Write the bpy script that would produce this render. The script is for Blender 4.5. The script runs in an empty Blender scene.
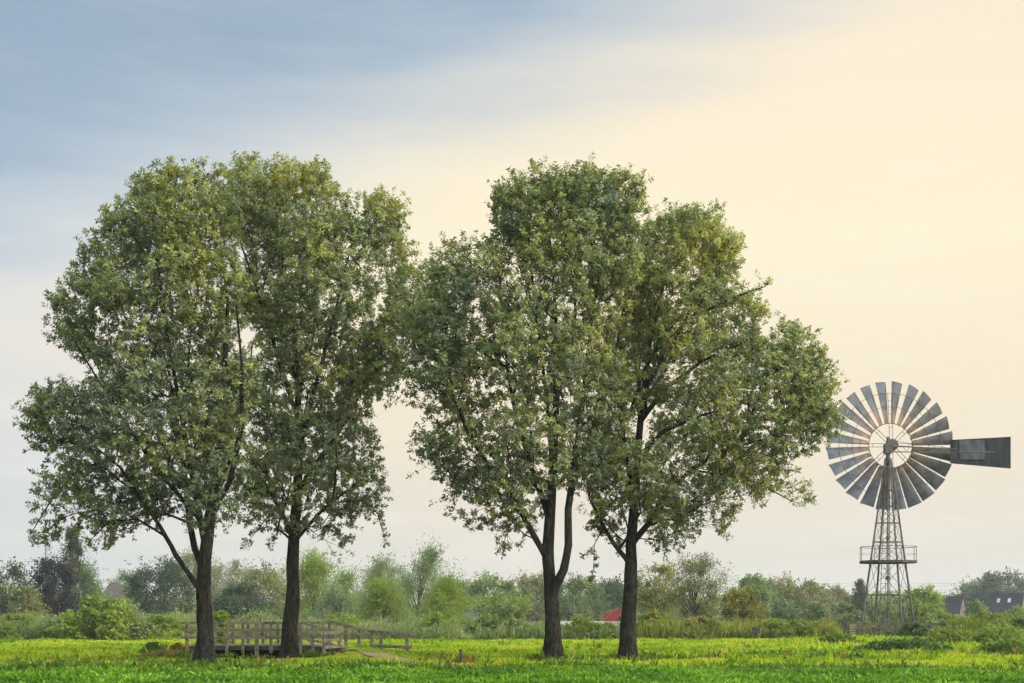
import bpy, math, random
import numpy as np
from mathutils import Vector, noise as mnoise

SC = bpy.context.scene
COL = SC.collection
R = math.radians
F = 50.0 / 36.0 * 1024.0          # focal length in picture widths -> used to lay out the survey of the site
EYE = 1.6
HOR = 615.0
random.seed(7)
rng = np.random.default_rng(11)

# ------------------------------------------------------------------ camera
cam_d = bpy.data.cameras.new("camera")
cam = bpy.data.objects.new("camera", cam_d)
COL.objects.link(cam)
cam.location = (0, 0, EYE)
cam.rotation_euler = (R(90), 0, 0)
cam_d.lens = 50.0
cam_d.sensor_width = 36.0
cam_d.shift_y = (HOR - 341.5) / 1024.0
cam_d.clip_end = 5000
SC.camera = cam

# ------------------------------------------------------------------ view / render
SC.view_settings.view_transform = 'Standard'
SC.view_settings.look = 'None'
EXPOSURE = 0.35
SC.view_settings.exposure = EXPOSURE
SC.view_settings.gamma = 1.0
SC.view_settings.use_curve_mapping = False
SC.render.engine = 'CYCLES'
SC.cycles.max_bounces = 8
SC.cycles.transmission_bounces = 4
SC.cycles.transparent_max_bounces = 8
SC.cycles.volume_bounces = 1
SC.cycles.use_denoising = True
try:
    SC.cycles.denoiser = 'OPENIMAGEDENOISE'
    SC.cycles.denoising_prefilter = 'ACCURATE'
except Exception:
    pass

# ------------------------------------------------------------------ sun and sky
SUN_EL, SUN_AZ = 32.0, 122.0      # azimuth clockwise from +Y (the way the camera looks)
sun_d = bpy.data.lights.new("sun", 'SUN')
sun_d.energy = 1.5
sun_d.angle = R(14)
sun_d.color = (1.0, 0.90, 0.74)
sun = bpy.data.objects.new("sun", sun_d)
COL.objects.link(sun)
sdir = Vector((math.sin(R(SUN_AZ)) * math.cos(R(SUN_EL)), math.cos(R(SUN_AZ)) * math.cos(R(SUN_EL)), math.sin(R(SUN_EL))))
sun.rotation_euler = sdir.to_track_quat('Z', 'Y').to_euler()
sun.location = (60, -20, 60)

W = bpy.data.worlds.new("World")
SC.world = W
W.use_nodes = True
nt = W.node_tree
nt.nodes.clear()


class NG:
    """tiny node helper"""
    def __init__(self, tree):
        self.t = tree

    def n(self, kind, **kw):
        x = self.t.nodes.new(kind)
        for k, v in kw.items():
            setattr(x, k, v)
        return x

    def put(self, sock, v):
        if hasattr(v, 'is_output'):
            self.t.links.new(v, sock)
        elif isinstance(v, (tuple, list)) and len(v) == 3 and sock.type == 'RGBA':
            sock.default_value = (*v, 1)
        else:
            sock.default_value = v

    def math(self, op, a, b=0.0, c=None):
        m = self.n('ShaderNodeMath', operation=op)
        self.put(m.inputs[0], a)
        self.put(m.inputs[1], b)
        if c is not None:
            self.put(m.inputs[2], c)
        return m.outputs[0]

    def mapr(self, v, a, b, c=0.0, d=1.0, smooth=True):
        m = self.n('ShaderNodeMapRange', interpolation_type='SMOOTHSTEP' if smooth else 'LINEAR')
        self.put(m.inputs['Value'], v)
        for k, q in zip(('From Min', 'From Max', 'To Min', 'To Max'), (a, b, c, d)):
            self.put(m.inputs[k], q)
        return m.outputs['Result']

    def mix(self, f, a, b, mode='MIX'):
        m = self.n('ShaderNodeMix', data_type='RGBA', blend_type=mode)
        self.put(m.inputs[0], f)
        self.put(m.inputs[6], a)
        self.put(m.inputs[7], b)
        return m.outputs[2]

    def ramp(self, f, stops):
        r = self.n('ShaderNodeValToRGB')
        el = r.color_ramp.elements
        while len(el) > 1:
            el.remove(el[-1])
        el[0].position, el[0].color = stops[0][0], (*stops[0][1], 1)
        for p, c in stops[1:]:
            e = el.new(p)
            e.color = (*c, 1)
        self.put(r.inputs[0], f)
        return r.outputs[0]

    def noise(self, vec, scale, detail=3.0, rough=0.5):
        x = self.n('ShaderNodeTexNoise')
        if vec is not None:
            self.put(x.inputs['Vector'], vec)
        x.inputs['Scale'].default_value = scale
        x.inputs['Detail'].default_value = detail
        x.inputs['Roughness'].default_value = rough
        return x.outputs['Fac']


def srgb(r, g, b):
    f = lambda c: (c / 255 / 12.92) if c / 255 <= 0.04045 else ((c / 255 + 0.055) / 1.055) ** 2.4
    return (f(r), f(g), f(b))


g = NG(nt)
SKY_STRENGTH = 0.10
tc = g.n('ShaderNodeTexCoord')
sep = g.n('ShaderNodeSeparateXYZ')
g.put(sep.inputs[0], tc.outputs['Generated'])
X_, Y_, Z_ = sep.outputs
sky = g.n('ShaderNodeTexSky')
sky.sky_type = 'NISHITA'
sky.sun_disc = False
sky.sun_elevation = R(SUN_EL)
sky.sun_rotation = R(SUN_AZ)
sky.air_density = 1.0
sky.dust_density = 2.5
sky.ozone_density = 1.2
mp = g.n('ShaderNodeMapping')
g.put(mp.inputs['Vector'], tc.outputs['Generated'])
mp.inputs['Rotation'].default_value = (0, R(-7), 0)
mp.inputs['Scale'].default_value = (1.0, 1.0, 6.5)
streak = g.noise(mp.outputs[0], 2.6, 5.0, 0.55)
streak2 = g.noise(mp.outputs[0], 7.5, 4.0, 0.6)
# high thin cloud: cream towards the sun side, opening to blue at upper left
t = g.math('SUBTRACT', Z_, g.math('MULTIPLY', X_, 0.38))
t = g.math('ADD', t, g.math('MULTIPLY', g.math('SUBTRACT', streak, 0.5), 0.17))
opening = g.mapr(t, 0.26, 0.43)
K = 2 ** -EXPOSURE / SKY_STRENGTH


def sc(c, k=1.0):
    return tuple(v * K * k for v in c)


cream = g.ramp(g.math('MULTIPLY', Z_, 2.0), [
    (0.00, srgb(214, 212, 205)), (0.10, srgb(228, 222, 210)), (0.24, srgb(243, 230, 206)),
    (0.50, srgb(255, 243, 212)), (0.80, srgb(251, 235, 212)), (1.0, srgb(240, 228, 212))])
grey = g.ramp(g.math('MULTIPLY', Z_, 2.0), [
    (0.00, srgb(208, 211, 209)), (0.20, srgb(218, 221, 222)), (0.36, srgb(236, 230, 221)), (0.50, srgb(226, 225, 222)), (1.0, srgb(200, 212, 222))])
side = g.mapr(X_, -0.36, 0.0)
cloud = g.mix(side, grey, cream)
cloud = g.mix(g.mapr(streak2, 0.42, 0.75, 0.0, 0.20), cloud, srgb(255, 250, 234))
cloud_s = g.mix(1.0, cloud, (K, K, K), 'MULTIPLY')
blue_hi = g.mix(g.mapr(t, 0.28, 0.50), srgb(196, 212, 225), srgb(156, 177, 197))
blue_hi = g.mix(g.mapr(streak2, 0.40, 0.75, 0.0, 0.28), blue_hi, srgb(200, 210, 216))
blue_s = g.mix(1.0, blue_hi, (K, K, K), 'MULTIPLY')
blue_s = g.mix(0.06, blue_s, sky.outputs[0])
final = g.mix(opening, cloud_s, blue_s)
# an overcast sky is brighter overhead than at the horizon, and brightest round the veiled sun
dotp = g.n('ShaderNodeVectorMath', operation='DOT_PRODUCT')
g.put(dotp.inputs[0], tc.outputs['Generated'])
dotp.inputs[1].default_value = tuple(sdir)
gain = g.math('ADD', g.mapr(Z_, 0.42, 0.85, 1.0, 3.3), g.mapr(dotp.outputs['Value'], 0.1, 0.95, 0.0, 5.6))
gcol = g.n('ShaderNodeCombineColor')
for i_ in range(3):
    g.put(gcol.inputs[i_], gain)
final = g.mix(1.0, final, gcol.outputs[0], 'MULTIPLY')
bg = g.n('ShaderNodeBackground')
g.put(bg.inputs['Color'], final)
bg.inputs['Strength'].default_value = SKY_STRENGTH
wo = g.n('ShaderNodeOutputWorld')
nt.links.new(bg.outputs[0], wo.inputs[0])
W.cycles.sampling_method = 'AUTOMATIC'


# ------------------------------------------------------------------ helpers
def P(px, py, Y):
    """point of the site seen in direction (px, py) at distance Y"""
    return Vector(((px - 512) / F * Y, Y, EYE + (HOR - py) / F * Y))


def gx(px, Y):
    return (px - 512) / F * Y


def gh(x, y):
    """ground height"""
    x = np.asarray(x, float)
    y = np.asarray(y, float)
    h = 0.035 * np.sin(x * 0.9 + 1.3 * np.sin(y * 0.31)) + 0.03 * np.sin(y * 0.7 + x * 0.23) + 0.02 * np.sin(x * 2.1 - y * 1.3)
    d = -0.75 * np.exp(-((x + 9.8) / 1.5) ** 4) * (1 / (1 + np.exp(-(y - 51.6) * 5))) * (1 / (1 + np.exp((y - 58.6) * 3.0)))
    m = 0.10 * np.exp(-((x - 27) / 11.0) ** 2) * np.exp(-((y - 92) / 10.0) ** 2)
    e = 0.36 * np.exp(-((x + 6.3) / 1.25) ** 4) * np.exp(-((y - 55.3) / 2.1) ** 4)
    e = np.maximum(e, 0.36 * np.exp(-((x + 5.7) / 1.1) ** 2) * np.exp(-((y - 53.6) / 1.7) ** 2))
    fade = 1 / (1 + np.exp((y - 130) * 0.1))
    return (h * fade + d + m + e)


def tag(o, label=None, cat=None, group=None, kind=None):
    if label:
        o['label'] = label
    if cat:
        o['category'] = cat
    if group:
        o['group'] = group
    if kind:
        o['kind'] = kind
    return o


def empty(name, loc, rz=0.0):
    o = bpy.data.objects.new(name, None)
    o.empty_display_size = 0.3
    COL.objects.link(o)
    o.location = loc
    o.rotation_euler = (0, 0, rz)
    return o


def quads(name, V, mat, parent=None, attrs=None, smooth=False):
    """V (n,4,3) -> a mesh of n free quads"""
    n = V.shape[0]
    me = bpy.data.meshes.new(name)
    me.vertices.add(n * 4)
    me.vertices.foreach_set('co', V.reshape(-1).astype(np.float32))
    me.loops.add(n * 4)
    me.loops.foreach_set('vertex_index', np.arange(n * 4, dtype=np.int32))
    me.polygons.add(n)
    me.polygons.foreach_set('loop_start', np.arange(0, n * 4, 4, dtype=np.int32))
    me.update(calc_edges=True)
    if attrs:
        for k, a in attrs.items():
            at = me.attributes.new(k, 'FLOAT', 'FACE')
            at.data.foreach_set('value', np.asarray(a, np.float32))
    me.materials.append(mat)
    o = bpy.data.objects.new(name, me)
    COL.objects.link(o)
    if parent:
        o.parent = parent
    return o


class MB:
    """collects shapes, builds ONE mesh object"""
    def __init__(self):
        self.v, self.f = [], []

    def add(self, vs, fs):
        b = len(self.v)
        self.v += [tuple(map(float, q)) for q in vs]
        self.f += [tuple(b + i for i in q) for q in fs]
        return self

    def box(self, c, s, rz=0.0, ax=None):
        x, y, z = s[0] / 2, s[1] / 2, s[2] / 2
        vs = [(-x, -y, -z), (x, -y, -z), (x, y, -z), (-x, y, -z), (-x, -y, z), (x, -y, z), (x, y, z), (-x, y, z)]
        cr, sr = math.cos(rz), math.sin(rz)
        vs = [(c[0] + a * cr - b * sr, c[1] + a * sr + b * cr, c[2] + d) for a, b, d in vs]
        return self.add(vs, [(0, 3, 2, 1), (4, 5, 6, 7), (0, 1, 5, 4), (1, 2, 6, 5), (2, 3, 7, 6), (3, 0, 4, 7)])

    def beam(self, p, q, w, h, up=(0, 0, 1)):
        """rectangular bar from p to q, w wide (sideways), h high"""
        p, q = Vector(p), Vector(q)
        d = (q - p).normalized()
        u = Vector(up)
        s = d.cross(u)
        if s.length < 1e-4:
            s = d.cross(Vector((1, 0, 0)))
        s.normalize()
        u = s.cross(d).normalized()
        vs = []
        for e in (p, q):
            for a, b in ((-1, -1), (1, -1), (1, 1), (-1, 1)):
                vs.append(e + s * (a * w / 2) + u * (b * h / 2))
        return self.add(vs, [(0, 1, 2, 3), (7, 6, 5, 4), (0, 4, 5, 1), (1, 5, 6, 2), (2, 6, 7, 3), (3, 7, 4, 0)])

    def tube(self, pts, rad, n=8, cap=True):
        pts = [Vector(p) for p in pts]
        if not isinstance(rad, (list, tuple, np.ndarray)):
            rad = [rad] * len(pts)
        vs, fs = [], []
        prev = None
        for i, p in enumerate(pts):
            a = pts[max(i - 1, 0)]
            b = pts[min(i + 1, len(pts) - 1)]
            d = (b - a)
            d = d.normalized() if d.length > 1e-9 else Vector((0, 0, 1))
            if prev is None:
                s = d.cross(Vector((0.3, 0.9, 0.1)))
                if s.length < 1e-3:
                    s = d.cross(Vector((1, 0, 0)))
                s.normalize()
            else:
                s = prev - d * prev.dot(d)
                s = s.normalized() if s.length > 1e-6 else d.orthogonal().normalized()
            prev = s
            u = d.cross(s)
            for k in range(n):
                a_ = 2 * math.pi * k / n
                vs.append(p + (s * math.cos(a_) + u * math.sin(a_)) * rad[i])
        for i in range(len(pts) - 1):
            for k in range(n):
                k2 = (k + 1) % n
                fs.append((i * n + k, i * n + k2, (i + 1) * n + k2, (i + 1) * n + k))
        if cap:
            fs.append(tuple(range(n - 1, -1, -1)))
            fs.append(tuple((len(pts) - 1) * n + k for k in range(n)))
        return self.add(vs, fs)

    def build(self, name, mat, parent=None, smooth=False, loc=None):
        me = bpy.data.meshes.new(name)
        me.from_pydata(self.v, [], self.f)
        me.update()
        if smooth:
            me.polygons.foreach_set('use_smooth', [True] * len(me.polygons))
        if mat:
            me.materials.append(mat)
        o = bpy.data.objects.new(name, me)
        COL.objects.link(o)
        if parent:
            o.parent = parent
        if loc is not None:
            o.location = loc
        return o


# ------------------------------------------------------------------ materials
def new_mat(name):
    m = bpy.data.materials.new(name)
    m.use_nodes = True
    m.node_tree.nodes.clear()
    gg = NG(m.node_tree)
    out = gg.n('ShaderNodeOutputMaterial')
    return m, gg, out


def leaf_mat(name, stops, transl=0.35, rough=0.55, spec=0.35):
    m, q, out = new_mat(name)
    at = q.n('ShaderNodeAttribute', attribute_name='tint')
    col = q.ramp(at.outputs['Fac'], stops)
    pb = q.n('ShaderNodeBsdfPrincipled')
    q.put(pb.inputs['Base Color'], col)
    pb.inputs['Roughness'].default_value = rough
    pb.inputs['Specular IOR Level'].default_value = spec
    tr = q.n('ShaderNodeBsdfTranslucent')
    q.put(tr.inputs['Color'], q.mix(1.0, col, (1.25, 1.3, 0.7), 'MULTIPLY'))
    mx = q.n('ShaderNodeMixShader')
    mx.inputs[0].default_value = transl
    m.node_tree.links.new(pb.outputs[0], mx.inputs[1])
    m.node_tree.links.new(tr.outputs[0], mx.inputs[2])
    m.node_tree.links.new(mx.outputs[0], out.inputs[0])
    return m


def solid_mat(name, c1, c2, scale=3.0, rough=0.8, metal=0.0, bump=0.0, stretch=(1, 1, 1), spec=0.3, detail=5.0):
    m, q, out = new_mat(name)
    tcn = q.n('ShaderNodeTexCoord')
    mpn = q.n('ShaderNodeMapping')
    q.put(mpn.inputs['Vector'], tcn.outputs['Object'])
    mpn.inputs['Scale'].default_value = stretch
    nz = q.noise(mpn.outputs[0], scale, detail, 0.62)
    col = q.mix(q.mapr(nz, 0.3, 0.7), c1, c2)
    pb = q.n('ShaderNodeBsdfPrincipled')
    q.put(pb.inputs['Base Color'], col)
    pb.inputs['Roughness'].default_value = rough
    pb.inputs['Metallic'].default_value = metal
    pb.inputs['Specular IOR Level'].default_value = spec
    if bump:
        b = q.n('ShaderNodeBump')
        b.inputs['Strength'].default_value = 1.0
        b.inputs['Distance'].default_value = bump
        q.put(b.inputs['Height'], nz)
        m.node_tree.links.new(b.outputs[0], pb.inputs['Normal'])
    m.node_tree.links.new(pb.outputs[0], out.inputs[0])
    return m


def bark_mat():
    m, q, out = new_mat('furrowed_bark')
    tcn = q.n('ShaderNodeTexCoord')
    mp_ = q.n('ShaderNodeMapping')
    q.put(mp_.inputs['Vector'], tcn.outputs['Object'])
    mp_.inputs['Scale'].default_value = (1, 1, 0.22)
    fur = q.noise(mp_.outputs[0], 13.0, 6.0, 0.7)
    lic = q.noise(tcn.outputs['Object'], 2.3, 6.0, 0.7)
    fine = q.noise(tcn.outputs['Object'], 17.0, 3.0, 0.6)
    c = q.mix(q.mapr(fur, 0.38, 0.66), (0.004, 0.0037, 0.003), (0.034, 0.031, 0.022))
    c = q.mix(q.math('MULTIPLY', q.mapr(lic, 0.52, 0.68), q.mapr(fine, 0.4, 0.62, 0.0, 0.5)), c, (0.075, 0.080, 0.052))
    pb = q.n('ShaderNodeBsdfPrincipled')
    q.put(pb.inputs['Base Color'], c)
    pb.inputs['Roughness'].default_value = 0.95
    pb.inputs['Specular IOR Level'].default_value = 0.08
    b = q.n('ShaderNodeBump')
    b.inputs['Strength'].default_value = 1.0
    b.inputs['Distance'].default_value = 0.09
    q.put(b.inputs['Height'], fur)
    m.node_tree.links.new(b.outputs[0], pb.inputs['Normal'])
    m.node_tree.links.new(pb.outputs[0], out.inputs[0])
    return m


M = {}
M['bark'] = bark_mat()
M['twig'] = solid_mat('twig', (0.045, 0.038, 0.028), (0.10, 0.085, 0.06), 4.0, 0.9)
M['wood'] = solid_mat('weathered_wood', (0.075, 0.062, 0.048), (0.215, 0.185, 0.145), 5.0, 0.85, 0, 0.01, (1, 1, 1))
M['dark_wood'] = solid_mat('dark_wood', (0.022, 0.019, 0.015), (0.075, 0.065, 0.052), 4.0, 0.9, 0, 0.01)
M['steel'] = solid_mat('galvanised_steel', (0.040, 0.035, 0.030), (0.10, 0.09, 0.075), 3.0, 0.8, 0.0)
M['roof_dark'] = solid_mat('dark_tile', (0.008, 0.008, 0.010), (0.022, 0.021, 0.023), 2.0, 0.95, 0, 0.03, spec=0.05)
M['roof_grey'] = solid_mat('grey_roof', (0.04, 0.041, 0.045), (0.085, 0.085, 0.09), 2.0, 0.9, spec=0.1)
M['roof_thatch'] = solid_mat('thatch', (0.035, 0.030, 0.024), (0.075, 0.063, 0.05), 4.0, 0.95, 0, 0.05)
M['roof_red'] = solid_mat('red_roof', (0.075, 0.005, 0.007), (0.12, 0.009, 0.011), 1.5, 0.95, spec=0.05)
M['brick'] = solid_mat('brick_wall', (0.07, 0.05, 0.042), (0.12, 0.09, 0.075), 6.0, 0.9)
M['pale'] = solid_mat('pale_wall', (0.38, 0.37, 0.35), (0.52, 0.51, 0.48), 0.8, 0.8)
M['white'] = solid_mat('white_paint', (0.68, 0.68, 0.66), (0.8, 0.8, 0.78), 2.0, 0.6)
M['glass'] = solid_mat('pane', (0.20, 0.22, 0.25), (0.28, 0.30, 0.33), 1.0, 0.1)
M['mast'] = solid_mat('mast_grey', (0.16, 0.17, 0.18), (0.22, 0.23, 0.24), 2.0, 0.7)
M['black'] = solid_mat('black_paint', (0.012, 0.012, 0.012), (0.03, 0.03, 0.03), 2.0, 0.6)
M['cable'] = solid_mat('cable_grey', (0.12, 0.12, 0.12), (0.16, 0.16, 0.16), 1.0, 0.7)


def blade_mat():
    m, q, out = new_mat('windmill_blade')
    tcn = q.n('ShaderNodeTexCoord')
    nz = q.noise(tcn.outputs['Object'], 1.6, 6.0, 0.65)
    sp = q.n('ShaderNodeSeparateXYZ')
    q.put(sp.inputs[0], tcn.outputs['Object'])
    rr = q.math('SQRT', q.math('ADD', q.math('MULTIPLY', sp.outputs[0], sp.outputs[0]), q.math('MULTIPLY', sp.outputs[2], sp.outputs[2])))
    base = q.mix(q.mapr(nz, 0.3, 0.7), (0.050, 0.054, 0.066), (0.11, 0.115, 0.128))
    # rust bites the blade roots where they meet the inner ring
    rust = q.math('MULTIPLY', q.mapr(rr, 1.3, 3.3, 1.0, 0.0), q.mapr(nz, 0.36, 0.62, 0.15, 1.0))
    col = q.mix(rust, base, (0.26, 0.155, 0.085))
    pb = q.n('ShaderNodeBsdfPrincipled')
    q.put(pb.inputs['Base Color'], col)
    pb.inputs['Roughness'].default_value = 0.75
    pb.inputs['Metallic'].default_value = 0.0
    pb.inputs['Specular IOR Level'].default_value = 0.2
    m.node_tree.links.new(pb.outputs[0], out.inputs[0])
    return m


M['blade'] = blade_mat()

# leaves: (0..1 tint ramp) -- leaf colours
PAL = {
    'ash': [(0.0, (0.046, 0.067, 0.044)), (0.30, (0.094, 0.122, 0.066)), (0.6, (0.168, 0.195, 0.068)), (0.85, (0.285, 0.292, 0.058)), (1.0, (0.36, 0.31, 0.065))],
    'dark': [(0.0, (0.022, 0.037, 0.020)), (0.5, (0.040, 0.060, 0.029)), (1.0, (0.075, 0.094, 0.037))],
    'purple': [(0.0, (0.016, 0.014, 0.020)), (0.5, (0.028, 0.024, 0.032)), (1.0, (0.045, 0.045, 0.042))],
    'mid': [(0.0, (0.079, 0.120, 0.032)), (0.5, (0.137, 0.189, 0.043)), (1.0, (0.251, 0.299, 0.061))],
    'willow': [(0.0, (0.095, 0.137, 0.028)), (0.5, (0.175, 0.233, 0.041)), (1.0, (0.291, 0.328, 0.057))],
    'silver': [(0.0, (0.092, 0.125, 0.059)), (0.5, (0.158, 0.198, 0.092)), (1.0, (0.251, 0.284, 0.140))],
    'autumn': [(0.0, (0.083, 0.097, 0.044)), (0.5, (0.149, 0.156, 0.058)), (1.0, (0.284, 0.234, 0.072))],
    'olive': [(0.0, (0.097, 0.108, 0.030)), (0.5, (0.179, 0.179, 0.041)), (1.0, (0.330, 0.261, 0.050))],
    'blueish': [(0.0, (0.067, 0.101, 0.043)), (0.5, (0.115, 0.158, 0.063)), (1.0, (0.199, 0.231, 0.081))],
    'reed': [(0.0, (0.098, 0.137, 0.052)), (0.5, (0.156, 0.202, 0.072)), (1.0, (0.286, 0.280, 0.111))],
    'dock': [(0.0, (0.06, 0.10, 0.018)), (0.5, (0.14, 0.18, 0.028)), (0.85, (0.24, 0.23, 0.04)), (1.0, (0.30, 0.17, 0.04))],
    'meadow': [(0.0, (0.065, 0.135, 0.010)), (0.45, (0.19, 0.29, 0.011)), (0.8, (0.35, 0.40, 0.013)), (0.93, (0.42, 0.40, 0.04)), (1.0, (0.42, 0.30, 0.06))],
    'crop': [(0.0, (0.036, 0.085, 0.007)), (0.5, (0.092, 0.20, 0.012)), (1.0, (0.19, 0.32, 0.025))],
    'weed': [(0.0, (0.035, 0.068, 0.012)), (0.6, (0.085, 0.145, 0.020)), (1.0, (0.18, 0.24, 0.03))],
    'bramble': [(0.0, (0.020, 0.042, 0.012)), (0.5, (0.055, 0.10, 0.020)), (1.0, (0.16, 0.23, 0.03))],
    'orange': [(0.0, (0.09, 0.10, 0.02)), (0.5, (0.17, 0.115, 0.03)), (1.0, (0.25, 0.125, 0.04))],
}
LM = {k: leaf_mat('leaf_' + k, v, spec=0.1 if k in ('meadow', 'crop', 'weed', 'reed', 'dock', 'willow', 'olive') else 0.28) for k, v in PAL.items()}


def unit(a):
    return a / np.maximum(np.linalg.norm(a, axis=-1, keepdims=True), 1e-9)


def leaf_quads(base, d, nrm, L, Wd, fold=0.18):
    """kite leaves: base point, direction, normal, length, width"""
    L = np.broadcast_to(np.asarray(L, float).reshape(-1, 1), (len(base), 1))
    Wd = np.broadcast_to(np.asarray(Wd, float).reshape(-1, 1), (len(base), 1))
    s = unit(np.cross(d, nrm))
    n2 = unit(np.cross(s, d))
    mid = base + d * L * 0.48
    V = np.stack([base, mid + s * Wd * 0.5 + n2 * Wd * fold, base + d * L - n2 * L * 0.08, mid - s * Wd * 0.5 + n2 * Wd * fold], axis=1)
    return V


def rosettes(c, axis, n, Lr, wr, spread=(10, 65), droop=0.15):
    """n leaves round every centre c, radiating about axis"""
    k = len(c)
    a = unit(axis)
    ref = np.where(np.abs(a[:, 2:3]) < 0.9, np.array([[0, 0, 1.0]]), np.array([[1.0, 0, 0]]))
    u = unit(np.cross(a, ref))
    v = np.cross(a, u)
    ang = (np.arange(n)[None, :] * 2 * np.pi / n + rng.uniform(0, 6.28, (k, 1)) + rng.normal(0, 0.35, (k, n)))
    rad = u[:, None] * np.cos(ang)[..., None] + v[:, None] * np.sin(ang)[..., None]
    t = np.radians(rng.uniform(spread[0], spread[1], (k, n)))[..., None]
    d = rad * np.cos(t) + a[:, None] * np.sin(t)
    d[..., 2] -= droop * rng.uniform(0, 2, (k, n))
    d = unit(d)
    nr = unit(a[:, None] * np.cos(t) - rad * np.sin(t) + rng.normal(0, 0.25, (k, n, 3)))
    base = c[:, None] + rng.normal(0, 0.035 if n > 10 else 0.02, (k, n, 3))
    L = rng.uniform(Lr[0], Lr[1], k * n) * np.repeat(np.exp(rng.normal(0, .2, k)), n)
    return leaf_quads(base.reshape(-1, 3), d.reshape(-1, 3), nr.reshape(-1, 3), L, L * rng.uniform(wr[0], wr[1], k * n))


def nz3(p, s, seed=0.0):
    return np.array([mnoise.noise(Vector((q[0] * s + seed, q[1] * s - seed, q[2] * s + 2 * seed))) for q in p])


# ------------------------------------------------------------------ ground
def ground():
    xs = np.concatenate([np.linspace(-700, -60, 14), np.linspace(-50, 50, 201), np.linspace(60, 700, 14)])
    ys = np.concatenate([np.linspace(-60, 20, 6), np.linspace(24, 110, 173), np.linspace(118, 820, 26)])
    XX, YY = np.meshgrid(xs, ys)
    ZZ = gh(XX, YY)
    nx, ny = len(xs), len(ys)
    me = bpy.data.meshes.new('ground')
    vs = np.stack([XX, YY, ZZ], -1).reshape(-1, 3)
    idx = np.arange(nx * ny).reshape(ny, nx)
    fs = np.stack([idx[:-1, :-1], idx[:-1, 1:], idx[1:, 1:], idx[1:, :-1]], -1).reshape(-1, 4)
    me.from_pydata(vs.tolist(), [], fs.tolist())
    me.polygons.foreach_set('use_smooth', [True] * len(me.polygons))
    m, q, out = new_mat('grassland')
    tcn = q.n('ShaderNodeTexCoord')
    sp = q.n('ShaderNodeSeparateXYZ')
    q.put(sp.inputs[0], tcn.outputs['Object'])
    n1 = q.noise(tcn.outputs['Object'], 0.35, 5.0, 0.6)
    n2 = q.noise(tcn.outputs['Object'], 4.0, 4.0, 0.6)
    yy = q.math('ADD', sp.outputs[1], q.math('MULTIPLY', q.math('SUBTRACT', n1, 0.5), 3.0))
    crop = q.mix(q.mapr(n2, 0.3, 0.7), (0.020, 0.045, 0.010), (0.05, 0.12, 0.015))
    mead = q.mix(q.mapr(n1, 0.3, 0.7), (0.10, 0.15, 0.010), (0.20, 0.25, 0.012))
    mead = q.mix(q.mapr(n2, 0.35, 0.75, 0.0, 0.6), mead, (0.08, 0.11, 0.012))
    rough = q.mix(q.mapr(n1, 0.3, 0.7), (0.05, 0.07, 0.02), (0.09, 0.11, 0.03))
    c = q.mix(q.mapr(yy, 38.0, 39.5), crop, mead)
    c = q.mix(q.mapr(yy, 89.0, 93.0), c, rough)
    pb = q.n('ShaderNodeBsdfPrincipled')
    q.put(pb.inputs['Base Color'], c)
    pb.inputs['Roughness'].default_value = 0.95
    pb.inputs['Specular IOR Level'].default_value = 0.1
    m.node_tree.links.new(pb.outputs[0], out.inputs[0])
    me.materials.append(m)
    o = bpy.data.objects.new('ground', me)
    COL.objects.link(o)
    tag(o, kind='structure')


ground()


def scatter(x0, x1, y0, y1, n):
    """random ground points, denser near; x range widens with distance"""
    y = rng.uniform(y0, y1, n)
    x = rng.uniform(-1, 1, n)
    x = np.where(x < 0, -x * x0(y), x * x1(y))
    return x, y


def in_bridge(x, y):
    a = (x > -12.9) & (x < -6.0) & (y > 53.7) & (y < 57.0)
    return a


def stuff(name, V, mat, tint, label):
    o = quads(name, V, mat, attrs={'tint': tint})
    tag(o, label, None, None, 'stuff')
    return o


# foreground crop: leafy plants
def crop():
    n = 26000
    y = rng.uniform(28.5, 40.0, n)
    x = rng.uniform(-0.42, 0.42, n) * y
    edge = 38.4 + 0.6 * np.sin(x * 0.5) + 0.4 * np.sin(x * 1.7 + 1)
    k = y < edge
    x, y = x[k], y[k]
    z = gh(x, y)
    c = np.stack([x, y, z + rng.uniform(0.0, 0.12, len(x))], 1)
    ax = np.stack([rng.normal(0, .2, len(x)), rng.normal(0, .2, len(x)), np.ones(len(x))], 1)
    V = rosettes(c, ax, 7, (0.06, 0.14), (0.30, 0.5), (15, 75), 0.15)
    base = 0.45 + 0.6 * nz3(c, 0.5, 3.0)
    tint = np.clip(np.repeat(base, 7) + rng.normal(0, 0.22, len(V)), 0, 1)
    o = stuff('crop_field', V, LM['crop'], tint, 'bright green leafy crop filling the strip at the front of the photo')
    o['category'] = 'crop'


crop()


def nz2(x, y):
    return np.sin(x * 0.5 + 1.7 * np.sin(y * 0.23)) * np.sin(y * 0.4 + np.sin(x * 0.27)) + 0.4 * np.sin(x * 1.9 + y * 1.1)


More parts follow.
